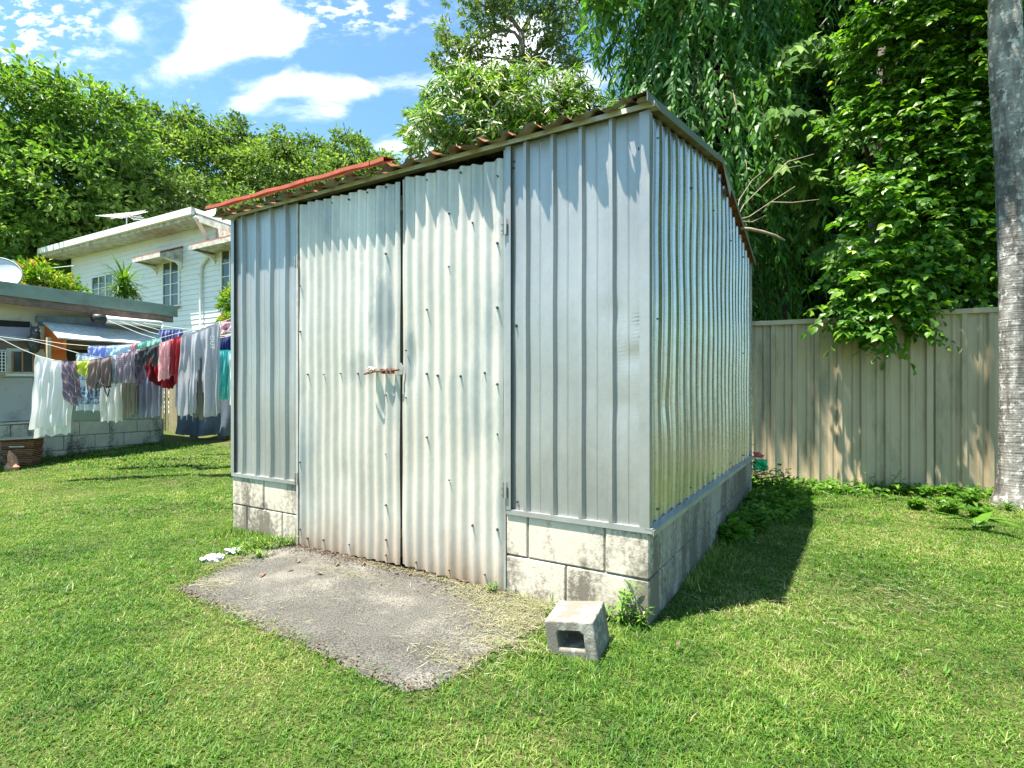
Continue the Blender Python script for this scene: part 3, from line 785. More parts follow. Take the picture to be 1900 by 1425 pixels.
bv = cbo.modifiers.new('bevel', 'BEVEL'); bv.width = .007; bv.segments = 3; bv.limit_method = 'ANGLE'; bv.angle_limit = R(50)
cbo.location = (.262, 2.105, .050); cbo.rotation_euler = (R(3), R(-8), R(-23)); tag(cbo, 'loose hollow grey concrete block tilted on the grass by the shed corner', 'concrete block')

# ------------------------------------------------------------------ fence
FE = Frame(2.63, 5.86, math.atan2(-.355, .935))
fence = FE.root('metal_fence'); tag(fence, 'tan ribbed metal sheet fence behind the shed with flat top rail', 'fence')
def fsheet(a0, a1, zt, seed):
    pts = []; x = a0; pit = .209
    st = math.floor((a0 - .1754) / pit)
    k = st
    prof = [(0, .0), (.012, .026), (.050, .030), (.062, .008), (.100, .0), (.135, .0), (.150, .012), (.172, .012), (.190, .0)]
    while .1754 + k * pit < a1:
        for (u, h) in prof:
            a = .1754 + k * pit + u
            if a0 <= a <= a1: pts.append((a, h))
        k += 1
    rg = rng_(seed); n = len(pts); V = []
    rows = 8
    for r in range(rows + 1):
        for (a, h) in pts: V.append((a, -h + .002 * math.sin(a * 2.1 + r), -.05 + (zt + .05) * r / rows))
    i = (np.arange(n - 1)[None, :] + np.arange(rows)[:, None] * n).ravel()
    return link_mesh('fence_sheet', np_mesh('fence_sheet', np.array(V), np.stack([i, i + 1, i + 1 + n, i + n], 1)), M['fence'], fence)
xs_ = [-6.2, -3.8, -1.45, 1.60, 3.95, 6.3]
for k in range(5):
    h = 1.765 if k < 3 else 1.800
    fsheet(xs_[k] + .005, xs_[k + 1] - .005, h - .01, k)
    MB().bbox(xs_[k] + .002, xs_[k + 1] - .002, -.040, .016, h - .030, h + .020, .004).build('top_rail', M['fence'], fence)
for x in xs_[1:-1]: MB().bbox(x - .028, x + .028, -.036, .020, -.05, 1.735 if x < 1.5 else 1.76, .004).build('post', M['fence'], fence)

# ------------------------------------------------------------------ low neighbouring building
LB = Frame(-5.9, 9.0, math.atan2(1.9, .9))
low = LB.root('low_building'); tag(low, 'low cream building with grey green fascia and blackened block base behind the washing', 'building')
def pslab(nm, fr, pts, yo, th, mat, parent):
    """flat piece whose outline is given by photo pixels on the plane local y = yo, with real thickness th"""
    poly = [fr.pix(px, py, yo) for px, py in pts]
    return MB().prism(poly, 'y', yo, yo + th).build(nm, mat, parent)
LX0 = -4.2
MB().box(LX0, 0, .02, 3.0, .56, 2.42).build('wall', M['cream'], low)
# block base
b = MB(); rg = rng_(21)
for c in range(4):
    z0 = -.22 + c * .2; x = LX0 - (.2 if c % 2 else 0)
    while x < 0:
        j = rg.normal() * .002
        b.bbox(x + .004, min(x + .396, .02), -.03 + j, .16, z0 + .004, z0 + .196, .006); x += .4
base = b.build('block_base', M['block_far'], low)
MB().box(LX0, .012, -.012, .14, -.2, .575).build('mortar', M['mortar'], base)
# fascia, timber and roof slab
(xa, za), (xb, zb_) = LB.pix(0, 525, -.30), LB.pix(327, 571, -.30)
zt = (za + zb_) / 2
def runbar(nm, dz0, dz1, y0, y1, x1, mat, parent, b_=.003):
    s_ = (zb_ - za) / (xb - xa)
    z = lambda x: za + s_ * (x - xa)
    m = MB(); x0 = LX0 - .3
    m.add([(x0, y0, z(x0) + dz0), (x1, y0, z(x1) + dz0), (x1, y1, z(x1) + dz0), (x0, y1, z(x0) + dz0), (x0, y0, z(x0) + dz1), (x1, y0, z(x1) + dz1), (x1, y1, z(x1) + dz1), (x0, y1, z(x0) + dz1)],
          [(0, 3, 2, 1), (4, 5, 6, 7), (0, 1, 5, 4), (1, 2, 6, 5), (2, 3, 7, 6), (3, 0, 4, 7)])
    return m.build(nm, mat, parent)
rf = runbar('roof', -.03, .03, -.29, 3.3, xb, M['green_roof'], low)
runbar('fascia', -.155, .012, -.325, -.292, xb + .01, M['green_roof'], low)
runbar('timber_edge', -.25, -.157, -.30, -.24, xb - .05, M['oldwood'], low)
runbar('soffit', -.17, -.032, -.238, 0.0, xb - .1, M['oldwood'], low)
# upper left: dark strip painted for the shaded opening, lavender panel, rail
pslab('opening_shade_strip', LB, [(-60, 590), (56, 597), (56, 607), (-60, 602)], -.012, .03, M['dark'], low)  # dark strip on the wall in place of the opening's shade
pslab('wall_panel', LB, [(-60, 604), (60, 608), (60, 628), (-60, 626)], -.035, .05, M['lav_wall'], low)
pslab('white_rail', LB, [(-60, 626), (60, 629), (60, 633), (-60, 630)], -.06, .07, M['white'], low)
pslab('painted_shade_strip', LB, [(-60, 632), (82, 634), (82, 648), (-60, 648)], -.022, .04, M['brown'], low)  # brown strip put in for the shade below the white rail
# window with orange strips
wf = pslab('window', LB, [(12, 646), (84, 648), (84, 700), (12, 697)], -.030, .045, M['grille'], low)
pslab('glass', LB, [(24, 652), (65, 653), (65, 690), (24, 690)], -.0335, .003, M['glass'], wf)
for a_ in (24, 42, 62): pslab('mullion', LB, [(a_ - 2, 651), (a_ + 1, 651), (a_ + 1, 691), (a_ - 2, 691)], -.040, .006, M['orange_old'], wf)
pslab('sill', LB, [(10, 693), (78, 694), (78, 698), (10, 698)], -.055, .02, M['white'], wf)
pslab('lower_panel', LB, [(-60, 702), (61, 701), (61, 779), (-60, 786)], -.028, .04, M['grey_wall'], low)
pslab('lower_panel', LB, [(63, 700), (80, 700), (80, 777), (63, 779)], -.020, .03, M['grey_beam'], low)
pslab('base_board', LB, [(-60, 788), (72, 781), (72, 784), (-60, 792)], -.042, .05, M['grille'], low)
pslab('lower_panel', LB, [(80, 650), (297, 652), (297, 776), (80, 781)], -.018, .03, M['sage'], low)
pslab('recess_shade_sheet', LB, [(124, 640), (294, 645), (294, 700), (124, 700)], -.0225, .003, M['dark'], low)  # thin dark sheet painted in for the shade of the porch recess
pslab('door_frame', LB, [(113, 655), (122, 655), (135, 700), (124, 700)], -.05, .03, M['grey_beam'], low)
# beams over the awning
pslab('awning_beam', LB, [(70, 585), (196, 590), (196, 603), (70, 597)], -.075, .07, M['grey_beam'], low)
pslab('awning_board', LB, [(74, 597.5), (200, 603.5), (200, 610), (78, 603.5)], -.090, .08, M['blue_beam'], low)
pslab('soffit_board', LB, [(190, 604), (297, 606), (297, 640), (190, 634)], -.030, .04, M['grey_beam'], low)
# sloping awning
x0, z0 = LB.pix(79, 604, -.10); x1, z1 = LB.pix(108, 629, -.62); x2, z2 = LB.pix(296, 637, -.62); x3, z3 = LB.pix(283, 611, -.10)
zA = (z0 + z3) / 2; zB_ = (z1 + z2) / 2
aw = MB(); n = 14
for i in range(n):
    for j in range(4):
        def P(i_, j_, t_):
            u, v = i_ / n, j_ / 4
            xl = x0 + (x1 - x0) * v; xr = x3 + .25 + (x2 - x3 - .25) * v
            return (xl + (xr - xl) * u, -.10 - .52 * v, zA + (zB_ - zA) * v + .010 * math.sin(u * 9 + v * 3) * (1 if 0 < j_ < 4 else .4) - t_)
        aw.add([P(i, j, 0), P(i + 1, j, 0), P(i + 1, j + 1, 0), P(i, j + 1, 0), P(i, j, .02), P(i + 1, j, .02), P(i + 1, j + 1, .02), P(i, j + 1, .02)], [(0, 1, 2, 3), (7, 6, 5, 4)] + ([(3, 2, 6, 7)] if j == 3 else []) + ([(0, 3, 7, 4)] if i == 0 else []))
aw.build('awning', M['awning'], low)
MB().prism([(-.10, zA - .03), (-.60, zB_ - .03), (-.60, zB_ - .16), (-.10, zA - .42)], 'x', x0 + .02, x0 + .05).build('awning_end', M['orange'], low)
pslab('orange_panel', LB, [(94, 628), (122, 632), (123, 668), (93, 667)], -.06, .035, M['orange'], low)
pslab('brown_lining', LB, [(122, 632), (296, 641), (296, 652), (122, 648)], -.055, .03, M['brown'], low)
px_, pz_ = LB.pix(90, 640, -.55); MB().box(px_ - .02, px_ + .02, -.57, -.53, LB.pix(90, 668, -.55)[1] - .25, LB.pix(90, 626, -.55)[1]).build('post', M['timber'], low)

# box air conditioner at the left edge
ac = LB.root('air_conditioner'); tag(ac, 'old off white window air conditioner with square grille at the left edge', 'air conditioner')
x0, z1 = LB.pix(-30, 647, -.30); x1, z0 = LB.pix(15, 694, -.30)
MB().bbox(x0, x1, -.30, -.034, z0, z1, .01).build('casing', M['grille'], ac)
g = MB()
for k in range(7):
    z = z0 + .03 + (z1 - z0 - .06) * k / 6; g.box(x0 + .02, x1 - .02, -.306, -.301, z - .004, z + .004)
for k in range(6):
    x = x0 + .03 + (x1 - x0 - .06) * k / 5; g.box(x - .005, x + .005, -.311, -.3065, z0 + .02, z1 - .02)
g.build('grille', M['white'], ac)
MB().box(x0 + .015, x1 - .015, -.3008, -.3002, z0 + .015, z1 - .015).build('dark_backing', M['dark'], ac)

# owl decoy
ow = LB.root('owl_decoy'); tag(ow, 'dark grey plastic owl decoy perched beside the white awning', 'owl decoy')
xo, zo = LB.pix(66, 628, -.22); zt_ = LB.pix(66, 603, -.22)[1]
ob = MB(); prof = [(.0, .03), (.03, .07), (.12, .10), (.22, .115), (.30, .105), (.36, .075), (.40, .078), (.45, .082), (.50, .070), (.535, .035), (.54, .005)]
zbase = LB.pix(66, 655, -.22)[1]; hgt = LB.pix(66, 600, -.22)[1] - zbase; sc_ = hgt / .60
ob.tube([(xo, -.20 + (.02 if q < .35 else -.01), zbase + q * sc_) for q, r_ in prof], [r_ * sc_ for q, r_ in prof], 16)
ob.build('body', M['owl'], ow, True)
for sx in (-1, 1):
    MB().tube([(xo + sx * .045 * sc_, -.20, zbase + .51 * sc_), (xo + sx * .062 * sc_, -.20, zbase + .60 * sc_)], [.022 * sc_, .002], 8).build('ear_tuft', M['owl'], ow)
    MB().tube([(xo + sx * .035 * sc_, -.275 * 1, zbase + .45 * sc_), (xo + sx * .035 * sc_, -.290, zbase + .45 * sc_)], .020 * sc_, 12).build('eye', M['alu'], ow)
MB().tube([(xo, -.275, zbase + .425 * sc_), (xo, -.31, zbase + .39 * sc_)], [.014 * sc_, .001], 8).build('beak', M['black'], ow)

# satellite dish on the low roof
sd = empty('satellite_dish', tuple(at(8, 524, 9.2))); tag(sd, 'pale satellite dish with grey rim above the low building roof', 'satellite dish')
dm = MB(); nr, ns_ = 6, 28; vs = [(0, 0, 0)]; fs = []
for r_ in range(1, nr + 1):
    for k in range(ns_):
        q = 2 * math.pi * k / ns_; rr = .37 * r_ / nr; vs.append((rr * math.cos(q), rr * math.sin(q) * .9, rr * rr * .55))
for k in range(ns_): fs.append((0, 1 + k, 1 + (k + 1) % ns_))
for r_ in range(nr - 1):
    for k in range(ns_):
        a_, b_ = 1 + r_ * ns_ + k, 1 + r_ * ns_ + (k + 1) % ns_; fs.append((a_, a_ + ns_, b_ + ns_, b_))
dm.add(vs, fs); dso = dm.build('reflector', M['dish'], sd, True)
rim = MB(); rim.tube([vs[1 + (nr - 1) * ns_ + k % ns_] for k in range(ns_ + 1)], .014, 6, False); ro = rim.build('rim', M['dish_rim'], dso, True)
dso.rotation_euler = (R(62), R(24), R(10)); dso.location = (-.12, 0, .10)
MB().tube([(-.12, .1, .08), (-.12, .2, -.42)], .02, 8).build('mast', M['alu'], sd)
MB().tube([(-.12, -.02, -.05), (-.05, -.33, .22)], .009, 6).build('arm', M['alu'], sd)

# wicker basket with a board on top, terracotta ornament, shelf
bk = MB(); bc_ = at(42, 858, 7.0); bz = float(gz(bc_.x, bc_.y))
hb = .40; lv = 22
vs = []; fs = []; 
for i in range(lv + 1):
    for (sx, sy) in ((-1, -1), (0, -1.03), (1, -1), (1.03, 0), (1, 1), (0, 1.03), (-1, 1), (-1.03, 0)):
        f_ = i / lv; wob = .006 * (1 if i % 2 else -1)
        vs.append((sx * (.185 + .035 * f_ + wob), sy * (.15 + .03 * f_ + wob), hb * f_))
for i in range(lv):
    for k in range(8): fs.append((i * 8 + k, i * 8 + (k + 1) % 8, (i + 1) * 8 + (k + 1) % 8, (i + 1) * 8 + k))
fs.append(tuple(range(8))[::-1]); bk.add(vs, fs); bko = bk.build('wicker_basket', M['wicker'], None)
bko.scale = (.78, .78, .85); hb *= .85; bko.location = (bc_.x, bc_.y, bz); bko.rotation_euler = (0, 0, R(20)); tag(bko, 'brown wicker laundry basket standing against the block base', 'basket')
MB().tube([(-.10, -.185, hb - .045), (.10, -.185, hb - .045)], .012, 6).build('handle_hole', M['grille'], bko)
bd = MB().bbox(-.27, .27, -.20, .20, 0, .014, .003).build('flat_board', M['timber'], None); bd.location = (bc_.x, bc_.y, bz + hb + .008); bd.rotation_euler = (R(1), R(-2), R(14)); tag(bd, 'thin pale board lying on top of the wicker basket', 'board')
tr = MB(); tp = at(22, 868, 6.6)
tr.tube([(0, 0, 0), (0, 0, .04), (.01, 0, .10), (0, 0, .16), (-.02, 0, .20), (-.03, 0, .24)], [.07, .075, .05, .045, .03, .008], 9)
tr.tube([(.05, -.02, 0), (.08, -.03, .05), (.06, -.02, .09)], [.03, .035, .01], 7)
tro = tr.build('terracotta_ornament', M['terracotta'], None); tro.location = (tp.x, tp.y, float(gz(tp.x, tp.y))); tag(tro, 'small chipped terracotta ornament on the grass left of the basket', 'ornament')

# ------------------------------------------------------------------ weatherboard house
HF = Frame(-10.1, 17.0, math.atan2(-.484, .875))
house = HF.root('weatherboard_house'); tag(house, 'white weatherboard house with long white gutter and small hooded windows behind the low building', 'house')
YW = .72
wx0 = HF.pix(135, 600, YW)[0]; wx1 = HF.pix(490, 600, YW)[0]
wz1 = 7.0
b = MB(); z = .3; 
while z < wz1 - .02:
    a_lim = wx1 if z < HF.pix(470, 440, YW)[1] else 0.0
    for (a0, a1) in ((wx0, a_lim),):
        b.add([(a0, YW - .030, z), (a1, YW - .030, z), (a1, YW - .003, z + .172), (a0, YW - .003, z + .172), (a0, YW + .01, z), (a1, YW + .01, z)], [(0, 1, 2, 3), (0, 4, 5, 1)])
    z += .17
b.build('wall', M['siding'], house)
b = MB(); b.box(wx0, -.02, YW + .0105, 8, .2, wz1 - .3); b.box(-.02, wx1, YW + .0105, 8, .2, HF.pix(470, 440, YW)[1]); b.build('wall', M['siding'], house)
b = MB(); z = .3
while z < wz1 - .1:
    b.add([(wx0 - .02, YW, z), (wx0 - .02, 8, z), (wx0 - .003, 8, z + .172), (wx0 - .003, YW, z + .172)], [(0, 1, 2, 3)]); z += .17
b.build('wall', M['siding'], house)
MB().box(wx0 - .03, wx0 + .04, YW - .035, YW - .021, .3, wz1 - .2).build('corner_board', M['white'], house)
zg = HF.pix(360, 388, 0)[1]; zg2 = HF.pix(80, 463, 0)[1]; xg = HF.pix(78, 465, 0)[0]
def zgut(x): return zg + (zg2 - zg) * (x / xg)
roof = MB()
def slope_slab(m, x0, x1, y0, y1, dz0, dz1, sl, th):
    v = []
    for (x, y) in ((x0, y0), (x1, y0), (x1, y1), (x0, y1)): v.append((x, y, zgut(x) + dz0 + sl * (y - 0)))
    for (x, y) in ((x0, y0), (x1, y0), (x1, y1), (x0, y1)): v.append((x, y, zgut(x) + dz0 + th + sl * (y - 0)))
    m.add(v, [(0, 3, 2, 1), (4, 5, 6, 7), (0, 1, 5, 4), (1, 2, 6, 5), (2, 3, 7, 6), (3, 0, 4, 7)])
slope_slab(roof, xg, -.0, -.02, 9, -.07, 0, .03, .05); roof.build('roof', M['gutter'], house)
g = MB(); slope_slab(g, xg - .05, .06, -.14, -.022, -.20, 0, 0, .22); g.build('gutter', M['gutter'], house)
g = MB(); slope_slab(g, xg, -.03, -.02, .02, -.31, 0, 0, .22); g.build('fascia', M['siding_old'], house)
g = MB(); slope_slab(g, xg, -.035, .021, YW, -.30, 0, .02, .03); g.build('soffit', M['siding_old'], house)
A3 = Vector((.0, -.02, zg)); bx_, bz_ = HF.pix(470, 426, YW - .12); B3 = Vector((bx_, YW - .12, bz_))
def bar3(nm, a_, b_, dz0, dz1, th, mat):
    m = MB(); o_ = Vector((0, th, 0)); z0_, z1_ = Vector((0, 0, dz0)), Vector((0, 0, dz1))
    m.add([a_ + z0_, b_ + z0_, b_ + z0_ + o_, a_ + z0_ + o_, a_ + z1_, b_ + z1_, b_ + z1_ + o_, a_ + z1_ + o_], [(0, 3, 2, 1), (4, 5, 6, 7), (0, 1, 5, 4), (1, 2, 6, 5), (2, 3, 7, 6), (3, 0, 4, 7)]); return m.build(nm, mat, house)
bar3('verge_capping', A3, B3, -.10, .03, .05, M['white']); bar3('verge_board', A3 + Vector((0, .015, 0)), B3 + Vector((0, .015, 0)), -.36, -.102, .03, M['siding_old'])
m = MB(); m.add([(-.02, YW - .004, HF.pix(470, 440, YW)[1] - .2), (wx1, YW - .004, HF.pix(470, 440, YW)[1] - .2), (wx1, YW - .004, B3.z - .12), (-.02, YW - .004, zg - .15), (-.02, YW + .03, HF.pix(470, 440, YW)[1] - .2), (wx1, YW + .03, HF.pix(470, 440, YW)[1] - .2), (wx1, YW + .03, B3.z - .12), (-.02, YW + .03, zg - .15)],
   [(0, 1, 2, 3), (7, 6, 5, 4), (0, 4, 5, 1), (1, 5, 6, 2), (2, 6, 7, 3), (3, 7, 4, 0)]); m.build('gable_infill', M['siding_old'], house)
# upper boards weathered
b = MB(); z = zgut(-2) - .25 - 2 * .17
def window(px0, px1, py0, py1, cols, rows, hood=None):
    (xa, za), (xb, zb) = HF.pix(px0, py0, YW), HF.pix(px1, py1, YW)
    wz0, wz1_ = zb, za
    f = MB(); y0, y1 = YW - .075, YW - .021; t = .055
    f.box(xa - t, xb + t, y0, y1, wz1_, wz1_ + t); f.box(xa - t, xb + t, y0, y1, wz0 - t, wz0); f.box(xa - t, xa, y0, y1, wz0, wz1_); f.box(xb, xb + t, y0, y1, wz0, wz1_)
    fo = f.build('window', M['white'], house)
    MB().box(xa, xb, YW - .040, YW - .030, wz0, wz1_).build('glass', M['glass'], fo)
    bars = MB()
    for c in range(1, cols):
        x = xa + (xb - xa) * c / cols; bars.box(x - .028, x + .028, y0 + .005, YW - .0405, wz0, wz1_)
    for r_ in range(1, rows):
        z = wz0 + (wz1_ - wz0) * r_ / rows
        for c in range(cols):
            xs0 = xa + (xb - xa) * c / cols + (.029 if c else 0); xs1 = xa + (xb - xa) * (c + 1) / cols - (.029 if c < cols - 1 else 0)
            bars.box(xs0, xs1, y0 + .012, YW - .0405, z - .012, z + .012)
    bars.build('glazing_bars', M['white'], fo)
    MB().bbox(xa - .12, xb + .12, YW - .13, YW - .076, wz0 - .11, wz0 - .056, .005).build('sill', M['oldwood'], fo)
window(306, 334, 490, 566, 2, 4)
window(415, 445, 466, 560, 2, 4)
window(174, 212, 517, 575, 3, 3)
def hood(pl, pr, pyl, pyr, yo):
    (xa, za), (xb, zb) = HF.pix(pl, pyl, yo), HF.pix(pr, pyr, yo)
    z0 = (za + zb) / 2
    m = MB(); m.prism([(yo, z0 - .03), (YW - .022, z0 + .33), (YW - .022, z0 + .37), (yo, z0 + .02)], 'x', xa, xb); h_ = m.build('window_hood', M['hoodtile'], house)
    m = MB(); m.prism([(yo + .02, z0 - .16), (YW - .03, z0 - .16), (YW - .03, z0 + .30), (yo + .02, z0 - .04)], 'x', xb - .05, xb - .02); m.prism([(yo + .02, z0 - .16), (YW - .03, z0 - .16), (YW - .03, z0 + .30), (yo + .02, z0 - .04)], 'x', xa + .02, xa + .05)
    m.box(xa, xb, yo - .01, yo + .018, z0 - .17, z0 - .032)
    m.box(xa + .051, xb - .051, yo + .02, YW - .03, z0 - .10, z0 - .06)
    m.build('hood_skirt', M['siding_old'], h_)
    for x in (xa + .08, xb - .08):
        MB().prism([(yo + .15, z0 - .165), (YW - .03, z0 - .165), (YW - .03, z0 - .45), (YW - .08, z0 - .38), (YW - .20, z0 - .25)], 'x', x - .03, x + .03).build('bracket', M['white'], h_)
hood(246, 297, 479, 466, -.05)
hood(351, 452, 456, 430, -.10)
dp = MB(); P = []
for (px, py, yo) in ((361, 402, -.06), (366, 408, .05), (386, 447, .52), (388, 470, .60), (374, 491, .62), (372, 498, .62), (372, 700, .62)):
    x, z = HF.pix(px, py, yo); P.append((x, yo, z))
dp.tube(P, .062, 10); dp.build('downpipe', M['gutter'], house, True)
an = empty('tv_antenna', (0, 0, 0)); tag(an, 'silver television antenna on the white house roof', 'antenna')
ap = at(235, 414, 21.5); an.location = ap
MB().tube([(0, 0, -.6), (0, 0, .38)], .022, 6).build('mast', M['alu'], an)
MB().tube([(-.72, .1, .20), (.55, -.1, .42)], .014, 6).build('boom', M['alu'], an)
e = MB()
for k in range(11):
    f_ = k / 10; x = -.70 + 1.24 * f_; z = .20 + .22 * f_; L = .55 - .22 * f_
    e.tube([(x - L * .55, -L * .6, z - .05 * f_), (x + L * .55, L * .6, z + .10)], .010, 5)
for q in (-1, 1):
    for k in range(4): e.tube([(.15 + .08 * k, -.2, .22 + q * .05 * k), (.35 + .09 * k, .22, .42 + q * .06 * k)], .010, 5)
e.build('elements', M['alu'], an)
wr = MB(); a_, b_ = at(30, 500, 20), at(137, 493, 20.2); wr.tube([a_, (a_ + b_) / 2 - Vector((0, 0, .04)), b_], .012, 5)
tag(wr.build('overhead_wire', M['cord'], None), 'thin grey wire reaching the left end of the white house', 'wire')

# paling fence and tarp behind the washing
pf = empty('paling_fence', (0, 0, 0)); tag(pf, 'pale weathered timber palings seen in the gap beside the block base', 'fence')
Yp = 10.6; b = MB(); gzz = float(gz(-5, 10.6))
for k in range(16):
    px = 292 + k * 8.2
    p = at(px, 730, Yp + .02 * (k % 3)); b.bbox(p.x - .037, p.x + .034, p.y, p.y + .018, gzz - .05, gzz + .92 + .05 * math.sin(k * 2.3), .003)
b.build('palings', M['paling'], pf)
a_, b2_ = at(290, 730, Yp + .09), at(435, 730, Yp + .09); MB().box(a_.x, b2_.x, Yp + .07, Yp + .11, gzz + .6, gzz + .67).build('rail', M['paling'], pf)
pp_ = at(325, 730, Yp - .12); MB().bbox(pp_.x - .055, pp_.x + .055, Yp - .14, Yp - .04, gzz - .1, gzz + 1.5, .006).build('post', M['timber'], pf)
# tarpaulin over stacked goods
tq = empty('covered_bench', (0, 0, 0)); tag(tq, 'low bench under a sagging blue grey tarpaulin behind the trackpants', 'bench')
tl, trr = at(337, 803, 9.4), at(475, 803, 9.4); zb0 = float(gz(-5, 9.4))
nx, ny = 40, 16; V = []
ztop = at(337, 705, 9.4).z
for j in range(ny + 1):
    for i in range(nx + 1):
        u, v = i / nx, j / ny
        x = tl.x + (trr.x - tl.x) * u
        if v < .6: f_ = v / .6; y = 9.30 + .06 * math.sin(u * 13) * f_; z = zb0 + .12 + (1 - f_ * 1) * 0 + (ztop - zb0 - .12) * f_ - .05 * abs(math.sin(u * 6)) * (1 - f_); y -= .10 * (1 - f_) * math.sin(u * 21 + 1)
        else: f_ = (v - .6) / .4; y = 9.30 + f_ * .9; z = ztop + .03 * math.sin(u * 9) - .03 * f_
        V.append((x + .04 * (1 - v) * math.sin(v * 8), y, z))
i = (np.arange(nx)[None, :] + np.arange(ny)[:, None] * (nx + 1)).ravel()
link_mesh('tarpaulin', np_mesh('tarpaulin', np.array(V), np.stack([i, i + 1, i + nx + 2, i + nx + 1], 1)), M['tarp'], tq, True)
b = MB()
for u in (.12, .5, .9):
    x = tl.x + (trr.x - tl.x) * u; b.bbox(x - .05, x + .05, 9.45, 9.55, zb0 - .1, ztop - .05, .005); b.bbox(x - .05, x + .05, 10.0, 10.1, zb0 - .1, ztop - .05, .005)
b.build('leg', M['oldwood'], tq)
MB().box(tl.x + .03, trr.x, 9.42, 10.15, ztop - .09, ztop - .045).build('bench_top', M['oldwood'], tq)

# ------------------------------------------------------------------ clothesline and washing
def polyl(pts, px):
    pts = sorted(pts)
    for a_, b_ in zip(pts, pts[1:]):
        if a_[0] <= px <= b_[0] or b_ is pts[-1] or px < a_[0]:
            f_ = (px - a_[0]) / (b_[0] - a_[0]); return tuple(a_[k] + (b_[k] - a_[k]) * f_ for k in (1, 2))
LINES = {
 'A': [(-70, 592, 5.5), (0, 628, 5.75), (40, 648, 5.8), (75, 662, 5.85), (100, 668.5, 5.9), (135, 671, 5.95), (165, 669, 6.0), (200, 663, 6.0), (235, 654, 6.05), (262, 648, 6.1), (298, 637, 6.1), (340, 623, 6.15), (372, 612, 6.2), (400, 601, 6.2), (440, 587, 6.3), (520, 570, 6.4)],
 'D': [(-70, 616, 6.3), (60, 632, 6.4), (100, 642, 6.45), (148, 656, 6.5), (190, 664, 6.5), (235, 664, 6.55), (265, 659, 6.6), (300, 652, 6.6), (340, 642, 6.6), (380, 634, 6.7), (440, 620, 6.8), (520, 606, 6.8)],
 'B': [(-70, 612, 6.9), (60, 629, 7.0), (120, 638, 7.0), (167, 642, 7.05), (200, 642, 7.1), (245, 639, 7.1), (298, 627, 7.15), (335, 617, 7.2), (440, 595, 7.3), (520, 580, 7.3)],
}
cl_ = empty('clothesline', tuple(LB.world(0, -.5, 1.9))); tag(cl_, 'white retractable clothesline with black end caps under the grey green roof edge', 'clothesline')
o0 = Vector(cl_.location)
def hpt(px, py, yo): x, z = LB.pix(px, py, yo); return LB.world(x, yo, z)
h0, h1 = hpt(190, 592, -.42), hpt(297, 602, -.42)
hb_ = MB(); hb_.tube([h0 - o0, h1 - o0], .055, 12); hb_.build('housing', M['white'], cl_, True)
e = MB(); d_ = (h1 - h0).normalized(); e.tube([h0 - o0 - d_ * .12, h0 - o0 - d_ * .02, h0 - o0 + d_ * .03], [.062, .072, .060], 12); e.build('end_cap', M['black'], cl_, True)
for L_ in LINES.values():
    c_ = MB(); P = []
    for px in range(-70, 521, 10):
        y, d = polyl(L_, px); P.append(at(px, y, d) - o0)
    c_.tube(P, .0028, 5); c_.build('cord', M['cord'], cl_)
for f_, (px, py, d) in zip((.05, .25, .45, .65), ((330, 640, 7.4), (345, 632, 7.5), (380, 628, 7.6), (430, 615, 7.8))):
    a_ = h0.lerp(h1, f_) - o0; b_ = at(px, py, d) - o0; e_ = at(px + 140, py - 20, d) - o0
    c_ = MB(); c_.tube([a_, a_.lerp(b_, .5) - Vector((0, 0, .03)), b_, e_], .0028, 5); c_.build('cord', M['cord'], cl_)

